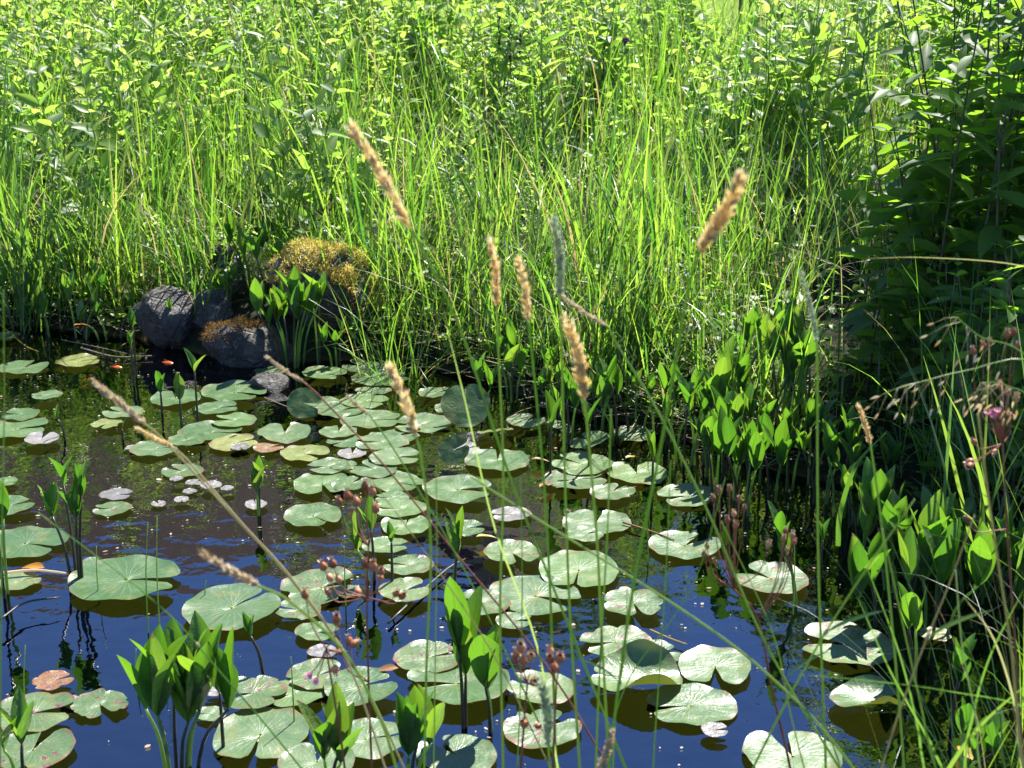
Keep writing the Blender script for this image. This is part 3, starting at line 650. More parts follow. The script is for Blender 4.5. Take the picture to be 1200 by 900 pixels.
rock('rock', 'dark stone in deep shade at the right waterline', 1085, 590, on_z(1085, 590).y+.05, .12, .08, .06, 8)

# ------------------------------------------------------------------ lily pads
def pad(i, cx, cy, wpx, notch, st, label, dy=0, tilt=0, roll=0, curl=0, gap=None, asp=None, rise=0):
    """notch: direction of the slit in degrees as seen in the photo (0 right, 90 away)"""
    c = on_z(cx, cy); rad = 1.13*(on_z(cx+wpx/2, cy).x-on_z(cx-wpx/2, cy).x)/2
    rs = np.random.default_rng(100+i)
    gap = rs.uniform(.05, .26) if gap is None else gap; na = 56; rr = np.array([.03, .2, .4, .6, .78, .9, .97, 1.0])
    a = np.linspace(gap, 2*PI-gap, na)
    ph = rs.uniform(0, 6.28, 4)
    out = 1+.03*np.sin(2*a+ph[0])+.022*np.sin(3*a+ph[1])+.012*np.sin(7*a+ph[2])+.006*np.sin(15*a+ph[3])
    e = np.minimum(a-gap, 2*PI-gap-a); out *= 1-.20*np.exp(-e/.11)
    if st in 'stb' or label.find('tattered') >= 0 or label.find('ragged') >= 0:
        nb = 6 if ('ragged' in label or 'tattered' in label) else 2
        for q in range(nb):
            b0 = rs.uniform(.5, 5.8); out -= rs.uniform(.06, .22)*np.exp(-np.abs((a-b0)/rs.uniform(.04, .13))**1.6)
    asp = rs.uniform(.88, .97) if asp is None else asp
    u = rr[:, None]*out[None]*np.cos(a)[None]*(1+.0*a); v = rr[:, None]*out[None]*np.sin(a)[None]*asp
    u = u-.03
    amp = rs.uniform(.006, .022)
    z = amp*np.sin(a*2+ph[1])[None]*rr[:, None]**2+.012*rr[:, None]**3*np.sin(a*5+ph[2])[None]-.03*np.exp(-(rr[:, None]/.25)**2)
    z = z+.022*np.maximum(rr[:, None]-.8, 0)/.2*(1+np.sin(a*3+ph[0])+.9*np.sin(a*8+ph[3]))[None]
    t = R(notch); ca, sa = math.cos(t), math.sin(t)
    X = u*ca-v*sa; Y = u*sa+v*ca
    if curl:                                       # sides roll up around the left-right axis, more towards the right
        k = np.clip((X+1.1)/1.5, 0, 1.15)*curl
        kk = np.maximum(k*(1+.25*np.sin(X*3+1)), 1e-3); z = z+(1-np.cos(kk*Y))/kk; Y = np.sin(kk*Y)/kk
    ct, s_t = math.cos(R(tilt)), math.sin(R(tilt)); Y, z = Y*ct-z*s_t, Y*s_t+z*ct
    cr, sr = math.cos(R(roll)), math.sin(R(roll)); X, z = X*cr-z*sr, X*sr+z*cr
    zb = .006+(i*7 % 11)*.0011+rise
    if tilt or roll or curl: zb += max(0, -float(z.min())*rad-.004)
    V = np.stack([X, Y, z], -1)*rad
    mb = MB(); uv = np.stack([u, v], -1)
    mb.add(V.reshape(-1, 3), grid_faces(1, len(rr), na)[:, ::-1], uv=uv.reshape(-1, 2))
    o = mb.build('lily_pad', PM[st]); o.location = (c.x, c.y, zb)
    return tag(o, label, 'lily pad', 'lily pads floating on the pond')
PADS = [
 (28, 432, 52, 60, 'w', 'pale lily pad at the far left edge, below the left bank'),
 (8, 398, 30, 0, 'g', 'small lily pad cut by the left edge, nearest the left bank'),
 (93, 426, 46, 20, 'y', 'yellow-brown dying lily pad to the left of the goldfish'),
 (55, 469, 32, 200, 'w', 'small pale pad alone left of centre, yellowing at its near edge'),
 (24, 490, 40, 180, 'g', 'small green pad tucked behind a wider pad at the left edge'),
 (20, 505, 68, 10, 'g', 'wide lily pad at the left edge just above a purple-grey one'),
 (50, 519, 40, 90, 'p', 'purple-grey lily pad below the wide pad at the left edge'),
 (276, 463, 72, -25, 'g', 'large smooth pad in front of the rusty mossed rock'),
 (206, 468, 56, 100, 'g', 'lily pad half hidden behind the two-leaved water shoots'),
 (256, 483, 46, 15, 'g', 'oval pad right below the large smooth pad near the rocks'),
 (273, 496, 48, 170, 'g', 'pad touching the oval pad from below, dull green'),
 (248, 508, 66, -10, 'g', 'broad pad overlapping the yellowish one beside it'),
 (220, 520, 40, 120, 'g', 'small pad wedged under the broad pad, left of the yellowish one'),
 (182, 529, 50, 10, 'w', 'pale pad beneath the paired straw seed heads'),
 (144, 489, 42, 160, 'w', 'pad behind the long straw seed head on the left'),
 (125, 501, 34, 250, 'y', 'ragged yellowing pad left of the straw seed heads'),
 (275, 522, 52, 30, 'y', 'yellow-green pad with a grey neighbour at its edge'),
 (334, 512, 62, 95, 'w', 'pale pad with its deep notch pointing away to the bank'),
 (316, 528, 34, 20, 'b', 'small orange-brown rotting pad below the deep notched pad'),
 (358, 534, 54, -30, 'y', 'blotched yellow pad right of the orange-brown one'),
 (384, 552, 46, 200, 'w', 'pale pad above the wide pad with the near notch'),
 (378, 571, 64, 285, 'g', 'wide pad whose notch opens toward the viewer left of centre'),
 (213, 554, 44, 150, 's', 'spotted pad left of the thick straw stem among tiny pads'),
 (358, 490, 36, 0, 'd', 'dark upturned pad at the left end of the middle raft', dict(tilt=52, roll=-14)),
 (372, 479, 58, 180, 'w', 'pale pad just behind the dark upturned one'),
 (400, 486, 52, 20, 'g', 'green pad right of the dark upturned one'),
 (381, 441, 48, -40, 'g', 'pad at the foot of the golden mossed boulder'),
 (318, 438, 38, 200, 's', 'spotted pad lying against the rusty mossed rock'),
 (397, 511, 42, 90, 'w', 'pale pad in the middle raft beside the deep notched pad'),
 (137, 584, 34, 0, 'p', 'grey pad right of the leafy clump at the left'),
 (131, 599, 40, 180, 's', 'spotted pad below the grey pad beside the left leafy clump'),
 (13, 598, 52, 30, 'g', 'green pad cut by the left edge, left of the leafy clump'),
 (6, 569, 28, 0, 'g', 'small pad at the left edge behind the leafy clump'),
 (424, 431, 46, 150, 'w', 'pale pad at the back of the raft, nearest the boulder'),
 (448, 447, 62, 10, 'g', 'wide back pad of the middle raft right of the boulder'),
 (436, 461, 38, 200, 'w', 'pale pad in the second row at the back of the raft'),
 (428, 476, 50, -20, 'g', 'pad left of the standing straw head, back half of the raft'),
 (512, 464, 38, 30, 'g', 'pad in front of the first leafy shoots on the centre bank'),
 (547, 467, 42, 160, 'd', 'shaded dark pad under the leafy shoots of the centre bank'),
 (527, 483, 36, 100, 'w', 'small pale pad just behind the upright dished pad'),
 (546, 497, 50, 100, 'd', 'dished dark pad standing tilted toward the viewer', dict(tilt=50, roll=-10, asp=1.0, gap=.03)),
 (493, 499, 62, 190, 'w', 'pale pad under the tip of the standing straw head'),
 (436, 497, 62, 0, 'w', 'broad pale pad left of the standing straw head'),
 (404, 521, 40, 220, 'g', 'green pad in the centre left of the raft'),
 (463, 513, 56, 30, 'g', 'green pad right below the standing straw head'),
 (446, 523, 56, 180, 'w', 'bright sheened pad in the middle of the raft'),
 (413, 534, 34, 90, 'p', 'pinkish small pad on the left side of the raft'),
 (465, 542, 56, 0, 'w', 'oval silvery pad right of the middle of the raft'),
 (437, 554, 52, 140, 'w', 'silvery pad with a split, left of the oval silvery one'),
 (465, 568, 60, 330, 'g', 'wide green pad at the front right of the raft'),
 (404, 552, 28, 0, 'g', 'little pad at the left front of the raft'),
 (412, 571, 42, 60, 'g', 'green pad above the brown capsule cluster in the raft'),
 (459, 586, 36, 180, 'g', 'small green pad right of the brown capsule cluster'),
 (538, 579, 76, -5, 'g', 'large oval pad alone at the centre, speckled and dark rimmed'),
 (580, 513, 42, 100, 'y', 'yellow pad tipped up with its underside showing', dict(tilt=-16, roll=6)),
 (540, 528, 42, 20, 'p', 'pinkish grey pad below the dished dark pad'),
 (533, 544, 34, 10, 'd', 'dark curled pad left of the pad with two pointed lobes', dict(tilt=48, roll=16)),
 (583, 542, 68, 88, 'g', 'pad with two pointed lobes, notch facing the bank'),
 (617, 499, 42, 45, 'w', 'spotted pale pad beneath the centre bank shoots'),
 (656, 508, 34, 70, 'w', 'left half of a split pad behind the paired upright leaves', dict(roll=-22)),
 (690, 522, 46, 120, 'g', 'right half of a split pad crossed by leaf shadows', dict(roll=14)),
 (681, 549, 68, 150, 'g', 'green pad crossed by shadow under the paired upright leaves'),
 (675, 566, 66, 10, 's', 'rust edged pad beside the curled brown leaf'),
 (746, 556, 68, 95, 'g', 'wide pad right of the paired leaves, notch facing away'),
 (745, 514, 48, -20, 'w', 'pale pad close under the right leafy bank'),
 (718, 580, 50, 60, 's', 'tattered pale pad with orange rot, right of centre'),
 (805, 583, 66, 200, 'w', 'pale pad at the edge of the right leafy clump'),
 (610, 442, 54, 20, 'd', 'shaded pad on the mud below the centre bank shoots'),
 (31, 640, 88, -20, 'g', 'large green pad cut by the left edge, above the blue water'),
 (150, 686, 118, -4, 'g', 'very large round pad with a thin slit, on blue water at left'),
 (116, 668, 44, 90, 'w', 'pale pad peeping out behind the very large slit pad'),
 (24, 684, 46, 30, 's', 'broken pad at the left edge with a fallen orange leaf'),
 (273, 718, 108, 48, 'w', 'large pale pad split by a wide V notch, left of centre'),
 (368, 609, 64, 310, 'g', 'pad with a near side slit left of the brown capsules'),
 (378, 690, 86, 20, 's', 'spotted pad behind the reddish capsule cluster'),
 (349, 721, 50, 170, 's', 'small spotted pad beside the large V notched one'),
 (372, 745, 46, 340, 'g', 'small green pad under the spotted pads left of centre'),
 (379, 766, 32, 0, 'p', 'small grey-purple pad afloat above the pink flower'),
 (40, 842, 88, 10, 's', 'large brown spotted pad at the bottom left edge'),
 (118, 830, 60, 300, 's', 'ragged spotted pad right of the large brown spotted one'),
 (64, 806, 44, 30, 'b', 'ragged red and yellow rotting pad at the lower left'),
 (40, 884, 86, 80, 's', 'spotted pad under the small leaf tuft in the bottom left corner'),
 (305, 865, 110, 268, 'w', 'large waxy pad with a near notch, right of the bottom leafy clump'),
 (296, 820, 72, 200, 's', 'ragged spotted pad behind the large waxy near notched pad'),
 (345, 818, 66, 215, 'g', 'round pad behind the large waxy one, touching its right side'),
 (247, 840, 34, 180, 'w', 'pale pad half hidden by the bottom leafy clump'),
 (374, 798, 66, 30, 's', 'spotted pad under the pink flower'),
 (468, 600, 54, 180, 'g', 'green pad right of the brown capsules, above a notched one'),
 (476, 617, 56, 85, 'g', 'pad with a far side notch right of the brown capsules'),
 (453, 645, 48, 0, 'g', 'round pad with a small two-leaved shoot standing in it'),
 (478, 666, 52, 170, 's', 'speckled pad just below the round pad with a shoot'),
 (476, 699, 58, 30, 's', 'pad behind the low brown capsules, centre left'),
 (547, 624, 42, 10, 'g', 'pad with a yellow leaf against its right side'),
 (598, 606, 42, 190, 'p', 'pale grey pad below the large oval centre pad'),
 (601, 655, 64, 290, 's', 'pad with rotten brown notches at its near edge'),
 (678, 673, 94, 262, 'g', 'large smooth pad with red marks, notch toward the viewer'),
 (629, 701, 100, 330, 'w', 'large pad whose rim overlaps the red marked one'),
 (563, 713, 64, 160, 's', 'spotted pad behind the tall leaf pair at bottom centre'),
 (603, 732, 40, 0, 'w', 'small oval pad against the near rim of the large pad'),
 (699, 614, 72, 84, 'w', 'pale pad with its deep notch facing the bank, right of centre'),
 (686, 632, 40, 30, 'w', 'small pad half under the pale deep notched one'),
 (803, 642, 76, 40, 'w', 'pale pad behind the red branching stem on the right'),
 (742, 714, 68, 280, 's', 'tattered pale pad with brown holes right of centre'),
 (719, 758, 76, 200, 's', 'spotted pad behind the big curled pad, overlapping another'),
 (768, 770, 60, 20, 'w', 'pale pad touching the back of the big curled pad'),
 (744, 804, 98, 172, 'g', 'big pad curled up like a boat, yellow underside toward the viewer', dict(curl=1.25, tilt=1, roll=-3, asp=.95, gap=.03)),
 (838, 787, 86, 265, 'w', 'wide glossy pad right of the big curled pad'),
 (808, 830, 94, 190, 'w', 'glossy pad with a sheen patch at lower right of the curled pad'),
 (838, 863, 30, 0, 'p', 'tiny brown pad floating beneath the glossy sheened pad'),
 (503, 775, 72, 20, 's', 'red spotted pad behind the tall leaf pair, bottom centre'),
 (535, 806, 112, 190, 'g', 'long pad with a lifted yellow near rim at bottom centre', dict(tilt=-5)),
 (632, 812, 76, 150, 's', 'spotted pad beneath the brown capsules at bottom centre'),
 (636, 858, 82, 40, 's', 'spotted pad in front of the other one at bottom centre'),
 (424, 812, 80, 20, 'g', 'green pad behind the reddish stem of the capsule plant'),
 (430, 872, 82, 10, 'w', 'pale pad at the bottom edge beside the reddish stem'),
 (534, 888, 88, 130, 'w', 'pad at the bottom edge crossed by broad leaf shadows'),
 (372, 900, 80, 90, 'w', 'pad cut by the bottom edge, left of the reddish stem'),
 (902, 682, 80, 140, 's', 'pale pad with orange rims beneath the right red stems'),
 (990, 758, 102, 165, 's', 'large pad at the right with two sharp leaf shadows on it'),
 (1018, 829, 76, 10, 'g', 'half lifted pad at lower right with a yellow underside', dict(curl=1.1, tilt=-6, roll=-4)),
 (928, 890, 108, 100, 'w', 'wide pad cut by the bottom edge at the right'),
 (1096, 746, 34, 0, 'y', 'dull yellow small pad in the shade at the right'),
]
for i, pdt in enumerate(PADS): pad(i, *pdt[:6], **(pdt[6] if len(pdt) > 6 else {}))
for i, (px, py, wd, lab) in enumerate([(207, 568, 15, 'tiny grey pad, farthest of the tiny pads left of the straw stem'), (228, 570, 18, 'tiny pale pad, right of the farthest tiny grey pad'),
    (223, 579, 16, 'tiny purple pad in the middle of the tiny pads'), (248, 575, 24, 'tiny purple-grey pad beside the thick straw stem, widest of its kind'), (213, 590, 17, 'tiny silvery pad below the middle of the tiny pads'),
    (186, 593, 17, 'tiny pad at the left end of the tiny pads'), (266, 578, 14, 'tiny pad at the right end of the tiny pads'), (300, 595, 26, 'small silvery pad at the foot of a lone leaf shoot'),
    (155, 527, 16, 'tiny purple scrap of pad left of the paired straw heads'), (282, 529, 22, 'grey small pad under the yellow-green pad'), (640, 478, 18, 'tiny pad at the mud edge under the centre bank'),
    (486, 505, 16, 'tiny dark pad between pale pads in the raft'), (250, 817, 20, 'tiny purple pad just right of the bottom leafy clump'), (82, 825, 22, 'tiny dark pad between the two spotted ones at lower left')]):
    pad(300+i, px, py, wd, rng.uniform(0, 360), 'p', lab)

# ------------------------------------------------------------------ leafy water plants: every stalk and leaf a part
def water_plant(bx, by, top, nst, ll, label, spread=.03, per=(2, 3), Y=None, lean=0.0, dark=False, z=0.0, wr=.36, splay=1.0):
    b = on_z(bx, by, z); hgt = at(bx, top, b.y).z-z
    if z == 0.0 and sdist(np.array([b.x]), np.array([b.y]))[0] > 0: zz = gz(b.x, b.y)
    else: zz = z-.0
    root = thing('water_plant', label, 'water plant', (b.x, b.y, zz), 'leafy water plants')
    rs = np.random.default_rng(int(bx*13+by*7) % 99991)
    for s in range(nst):
        a = rs.uniform(0, 6.28) if nst > 1 else 0; q = spread*(.25+rs.uniform(0, 1)) if nst > 1 else 0
        h = max(.03, (hgt-ll*.75)*(rs.uniform(.62, 1.0) if s else 1.0))
        fx, fy = q*math.cos(a)*.4, q*math.sin(a)*.4; ex, ey = q*math.cos(a)*1.6+lean*h, q*math.sin(a)*1.2
        ln = smooth_line([(fx, fy, -.10), (fx+(ex-fx)*.35, fy+(ey-fy)*.35, h*.45), (ex, ey, h)], 9)
        mb = MB(); tube(mb, ln, np.linspace(.0042, .0026, 9), 7); mb.build('stalk', M['darkstalk'] if dark or s % 3 == 0 else M['stem'], root)
        for k in range(rs.integers(per[0], per[1]+1)):
            aa = a+k*2.3+rs.uniform(-.5, .5)+s; out = rs.uniform(.12, .42)*splay
            d = np.array([math.cos(aa)*math.sin(out)+lean*.5, math.sin(aa)*math.sin(out), math.cos(out)])
            up = np.array([-math.cos(aa), -math.sin(aa), .35])
            lmb = MB(); sz = ll*rs.uniform(.78, 1.08)
            leaves(lmb, [ln[-1]], [d], [up], sz, sz*wr*rs.uniform(.88, 1.12), rs.uniform(-.16, .22), rs.uniform(.15, .85), 10, 'oval', .10)
            lmb.build('leaf', M['bog'], root)
    return root
WPL = [
 (92, 684, 545, 4, .095, 'leafy clump with dark stalks mirrored in blue water at left', dict(dark=True, spread=.05)),
 (6, 700, 560, 2, .09, 'leafy shoots cut by the left edge beside the leafy clump', dict()),
 (205, 905, 756, 7, .155, 'large bunch of broad upright leaves at the bottom left', dict(spread=.055, per=(2, 3))),
 (262, 880, 768, 1, .10, 'single leafy stalk just right of the large bottom bunch', dict(dark=True, per=(2, 2))),
 (26, 915, 828, 2, .115, 'small tuft of narrow leaves in the bottom left corner', dict(wr=.27)),
 (545, 852, 688, 2, .17, 'tall leaf pair on a thick dark stalk at bottom centre', dict(dark=True, spread=.012, wr=.30, splay=.6)),
 (578, 855, 742, 2, .13, 'round-leaved shoot right of the tall leaf pair', dict(spread=.02, wr=.42, splay=.7)),
 (477, 925, 812, 3, .12, 'broad leaves at the bottom edge right of the reddish stem', dict(spread=.03)),
 (384, 930, 822, 3, .12, 'leafy shoot at the bottom edge left of the reddish stem', dict(spread=.02)),
 (312, 795, 726, 1, .05, 'tiny two-leaved shoot leaning left on blue water', dict(lean=-.28, per=(2, 2))),
 (440, 682, 590, 2, .10, 'shoot with pale green leaves behind the brown capsules', dict(wr=.34)),
 (460, 688, 618, 1, .05, 'small two-leaved shoot rising through the round pad', dict(dark=True, per=(2, 2))),
 (528, 700, 604, 2, .085, 'slim leafy shoot right of the round pad, above open water', dict(wr=.3)),
 (303, 604, 545, 2, .08, 'lone leaf shoot right of the thick straw stem', dict(spread=.012)),
 (160, 442, 364, 1, .07, 'two-leaved seedling in front of the dark left boulder, taller one', dict(per=(2, 2))),
 (157, 452, 392, 1, .05, 'two-leaved seedling left of the goldfish, shorter one', dict(per=(2, 2), dark=True)),
 (202, 408, 356, 1, .055, 'seedling sprouting against the dark left boulder', dict(per=(2, 3))),
 (232, 495, 412, 1, .085, 'two-leaved shoot on a dark stalk right of the goldfish', dict(per=(2, 3), dark=True)),
 (190, 484, 440, 1, .075, 'yellowing leaf shoot in front of the half hidden pad', dict(per=(2, 3))),
 (213, 502, 440, 1, .10, 'broad single leaf shoot beside the yellowing one', dict(per=(2, 2), wr=.45, splay=.4)),
 (78, 516, 476, 1, .055, 'tiny leaf leaning out of open water at left', dict(per=(1, 1), lean=-.3)),
 (144, 515, 497, 1, .04, 'tiny leaf by the long straw head', dict(per=(1, 1))),
 (342, 428, 318, 10, .12, 'dense leafy clump in front of the mossy boulder', dict(spread=.07)),
 (374, 425, 330, 2, .10, 'leafy stalk at the right of the clump by the boulder', dict(spread=.02)),
 (318, 395, 320, 3, .10, 'leafy stalks at the left of the clump by the boulder', dict(spread=.03)),
 (92, 396, 322, 4, .11, 'leafy clump on the mud at the left bank', dict(spread=.06)),
 (60, 392, 338, 2, .085, 'leaves left of the clump on the left bank mud', dict(spread=.03)),
 (18, 388, 312, 3, .09, 'tall leaf shoots at the far left bank', dict(spread=.04)),
 (240, 385, 322, 3, .085, 'leaf shoots between the dark boulder and the pale stone', dict(spread=.03)),
 (268, 400, 345, 4, .07, 'low leafy shoots between the pale stone and the rusty mossed rock', dict(spread=.05)),
 (300, 385, 300, 5, .09, 'leafy bunch against the left side of the mossy boulder', dict(spread=.06)),
 (395, 428, 372, 3, .08, 'short leafy shoots at the right foot of the mossy boulder', dict(spread=.05)),
 (130, 398, 345, 3, .08, 'leafy shoots left of the dark boulder on the mud', dict(spread=.05)),
 (602, 470, 392, 5, .11, 'dark leafy clump at the foot of the centre bank', dict(spread=.06)),
 (566, 480, 418, 2, .10, 'pale two-leaved shoot left of the dark centre clump', dict(spread=.012)),
 (645, 560, 470, 1, .105, 'paired upright leaves, left stalk of the two over the split pad', dict(per=(2, 2), wr=.38, splay=.7)),
 (690, 552, 465, 1, .105, 'paired upright leaves, right stalk of the two over the split pad', dict(per=(2, 2), wr=.38, splay=.7)),
 (668, 520, 440, 3, .095, 'leafy shoots standing behind the split pad', dict(spread=.03)),
 (728, 520, 425, 3, .09, 'leafy shoots at the foot of the big sedge', dict(spread=.04)),
 (764, 582, 510, 1, .085, 'leaf pair standing right of the wide far-notched pad', dict(per=(2, 2), dark=True)),
 (785, 520, 430, 3, .10, 'leafy shoots right of the big sedge', dict(spread=.04)),
 (838, 592, 490, 3, .115, 'front left shoot of the right leafy clump', dict(spread=.03)),
 (872, 600, 488, 3, .12, 'front middle shoot of the right leafy clump', dict(spread=.04)),
 (906, 585, 495, 3, .115, 'front right shoot of the right leafy clump', dict(spread=.03)),
 (850, 555, 455, 4, .115, 'middle left shoot of the right leafy clump', dict(spread=.05)),
 (820, 545, 440, 3, .105, 'leftmost shoot of the right leafy clump', dict(spread=.04)),
 (880, 545, 400, 4, .12, 'tall shoot at the back of the right leafy clump', dict(spread=.06)),
 (915, 540, 395, 5, .125, 'tallest shoot at the back right of the right leafy clump', dict(spread=.06)),
 (945, 545, 420, 3, .11, 'rear shoot at the shaded end of the right leafy clump', dict(spread=.05)),
 (846, 515, 395, 4, .11, 'rear shoot at the left end of the right leafy clump', dict(spread=.06)),
 (984, 605, 480, 4, .105, 'leafy shoot standing alone against the dark recess', dict(spread=.03)),
 (1050, 600, 515, 2, .09, 'dim shoot deep in the shaded recess', dict(spread=.03)),
 (1055, 700, 572, 7, .15, 'big bright leafy clump on the right, before the dark recess', dict(spread=.07)),
 (1090, 740, 620, 5, .14, 'shaded leafy clump right of the big bright one', dict(spread=.07)),
 (1030, 735, 640, 3, .13, 'dark leaves low in front of the big bright clump', dict(spread=.04)),
 (1140, 700, 610, 5, .14, 'shaded broad leaves near the right edge', dict(spread=.07)),
 (960, 692, 612, 1, .06, 'small two-leaved shoot in dark water at right', dict(per=(2, 2), dark=True)),
 (940, 712, 600, 2, .085, 'slim shoot on a leaning stalk left of the small two-leaved one', dict(lean=-.18)),
 (1112, 855, 755, 2, .10, 'leaf pair on a dark stalk at the lower right', dict(dark=True, spread=.012)),
 (1128, 915, 835, 3, .09, 'short bunch with one yellowed leaf in the lower right corner', dict(spread=.03)),
 (1075, 800, 700, 2, .10, 'dim leafy stalk in shade above the half lifted pad', dict(spread=.03)),
]
for px, py, tp in ((800, 545, 455), (833, 560, 470), (858, 585, 500), (888, 570, 470), (925, 575, 480), (948, 570, 470), (965, 590, 505), (770, 520, 440), (812, 530, 430), (862, 530, 425), (900, 520, 400), (700, 505, 440), (745, 510, 435), (655, 490, 420), (935, 525, 415), (1000, 615, 540), (1015, 640, 560)):
    WPL.append((px, py, tp, 3, .068+.028*((px*7) % 10)/10, 'leafy shoot in the crowded band of upright leaves along the right shore', dict(spread=.035)))
for wpd in WPL: water_plant(*wpd[:6], **wpd[6])

# ------------------------------------------------------------------ grass stems and seed heads growing on the near bank
def base_of(p, drift=0.0):
    """carry a line that leaves the frame down to the ground of the near bank"""
    x, y = p.x+drift, min(p.y+.05, 1.93); return Vector((x, y, gz(x, y)-.02))
def stem_points(pts, Y0, Y1, root='bank'):
    m = len(pts); out = []
    for i, (px, py) in enumerate(pts): out.append(at(px, py, Y0+(Y1-Y0)*i/max(m-1, 1)))
    if root == 'bank':
        a, b = out[-2], out[-1]; d = (b-a); drift = 0
        if d.z < -1e-3: drift = max(-.25, min(.25, d.x/-d.z*(b.z-.08)))
        out.append(base_of(out[-1], drift))
    return out
def seed_stem(name, label, head, pts, Y0, Y1, mat, kind='spike', rad=.0011, stemmat='stem', fat=1.0, root='bank', leafs=0, group='seed heads on the near bank'):
    """head: top and bottom pixel of the seed head; pts: stem pixels from below the head downwards"""
    line = stem_points([head[0], head[1]]+pts, Y0, Y1, root)
    base = line[-1]; rt = thing(name, label, 'grass stem', tuple(base), group)
    sm = smooth_line(line[1:], 22)
    mb = MB(); tube(mb, sm, np.linspace(rad*1.15, rad*1.8, 22), 6); mb.build('stem', M[stemmat], rt, base)
    h0, h1 = np.array(line[1]), np.array(line[0]); ax = h1-h0; HL = np.linalg.norm(ax); ax = ax/HL
    bowv = np.array([ax[2]*.3, 0, -abs(ax[0])*.6])*HL*.12
    mb = MB(); n = int(105*fat**.5)
    t = np.sort(rng.uniform(0, 1, n)); env = np.sin(PI*np.clip(t*.9+.1, 0, 1))**.6*np.where(rng.uniform(size=n) < .15, .6, 1)
    a = rng.uniform(0, 6.28, n); e1 = nrm(np.cross(ax, [0.1, 1, .2])); e2 = np.cross(ax, e1)
    radv = np.cos(a)[:, None]*e1+np.sin(a)[:, None]*e2
    rr_ = HL*.038*fat*env
    p = h0+ax*(t*HL)[:, None]+bowv*(np.sin(PI*t))[:, None]+radv*(rr_*.35)[:, None]
    if kind == 'spike':
        spindles(mb, p, ax+radv*.42+rng.normal(0, .12, (n, 3)), rng.uniform(.085, .14, n)*HL*(.75+.25*env), HL*.0105*fat*np.ones(n))
        k = n//2; m_ = 110; t2 = rng.uniform(0, 1, m_); a2 = rng.uniform(0, 6.28, m_); rv = np.cos(a2)[:, None]*e1+np.sin(a2)[:, None]*e2
        leaves(mb, h0+ax*(t2*HL)[:, None]+bowv*np.sin(PI*t2)[:, None]+rv*HL*.012*fat, ax+rv*.5, rv, HL*.11, HL*.005, 0, .2, 2); leaves(mb, p[:k*2:2], (ax+radv*.55)[:k*2:2], radv[:k*2:2], HL*.10, HL*.022, .0, .3, 3)
    elif kind == 'fuzzy':
        spindles(mb, p, ax+radv*.7, HL*.05, HL*.012*fat*np.ones(n))
        m_ = 260; t2 = rng.uniform(0, 1, m_); a2 = rng.uniform(0, 6.28, m_); rv = np.cos(a2)[:, None]*e1+np.sin(a2)[:, None]*e2
        leaves(mb, h0+ax*(t2*HL)[:, None]+bowv*np.sin(PI*t2)[:, None], ax*.8+rv, rv, HL*.07*fat, HL*.008, 0, .2, 2)
    cl = smooth_line([h0, h0+ax*HL*.5+bowv, h1], 9); tube(mb, cl, HL*.026*fat*np.array([.3, .8, 1, 1, .95, .85, .7, .45, .15]), 7)
    hd = mb.build('seed_head', mat, rt, base)
    for q in range(leafs):
        i = 8+q*5; pt = sm[i]; lm = MB(); az = rng.uniform(0, 6.28)
        blades(lm, np.array([pt]), np.array([rng.uniform(.12, .22)]), np.array([.005]), np.array([az]), np.array([.35]), np.array([.9]), 7, np.array([0.]), .3)
        lm.build('leaf', M['grass'], rt, base)
    return rt
ST, PH, GH = M['straw'], M['palehusk'], M['greenhusk']
seed_stem('seed_grass', 'tall grass with a long straw head slanting at upper centre left', [(411, 150), (482, 268)], [(508, 318), (545, 400), (598, 560), (655, 705), (735, 905)], 1.45, 1.75, ST, fat=.8)
seed_stem('seed_grass', 'tall grass with a plump blurred orange head at upper right', [(866, 210), (820, 293)], [(806, 340), (775, 520), (740, 700), (712, 910)], 1.15, 1.55, ST, fat=1.25)
seed_stem('seed_grass', 'slim upright straw head, left of the close pair at centre', [(574, 284), (582, 360)], [(584, 410), (590, 560), (586, 720), (590, 910)], 1.55, 1.8, ST, fat=.95)
seed_stem('seed_grass', 'upright straw head, right of the close pair at centre', [(606, 304), (619, 378)], [(624, 420), (637, 560), (645, 700), (652, 910)], 1.55, 1.8, ST, fat=.95)
seed_stem('seed_grass', 'fluffy grey-green upright head beside the close straw pair', [(649, 258), (656, 345)], [(658, 400), (662, 560), (668, 720), (680, 910)], 1.5, 1.8, GH, 'fuzzy', fat=1.2)
seed_stem('seed_grass', 'pale head bent over to the left above the big sedge', [(655, 343), (712, 382)], [(727, 410), (770, 480), (830, 600), (900, 760), (990, 910)], 1.75, 1.8, PH, fat=.7)
seed_stem('seed_grass', 'plump golden upright head in front of the centre bank', [(664, 376), (685, 468)], [(690, 520), (700, 640), (706, 760), (715, 910)], 1.4, 1.7, ST, fat=1.15)
seed_stem('seed_grass', 'golden head standing over the raft of pads', [(456, 431), (488, 512)], [(494, 540), (505, 640), (500, 770), (497, 910)], 1.45, 1.75, ST, fat=1.0)
seed_stem('seed_grass', 'small pale head low over the raft of pads', [(407, 464), (433, 486)], [(470, 540), (540, 660), (600, 780), (660, 910)], 1.7, 1.8, PH, fat=1.0, rad=.0008)
seed_stem('seed_grass', 'long straw head at left, upper of the two on pale stems', [(112, 449), (172, 498)], [(196, 520), (262, 592), (345, 684), (420, 790), (478, 910)], 1.5, 1.75, PH, fat=.95, rad=.0009, stemmat='strawstem')
seed_stem('seed_grass', 'shorter straw head at left, lower of the two on pale stems', [(162, 503), (203, 524)], [(225, 545), (285, 615), (342, 678), (405, 770), (455, 910)], 1.48, 1.72, ST, fat=1.1, rad=.0009, stemmat='strawstem')
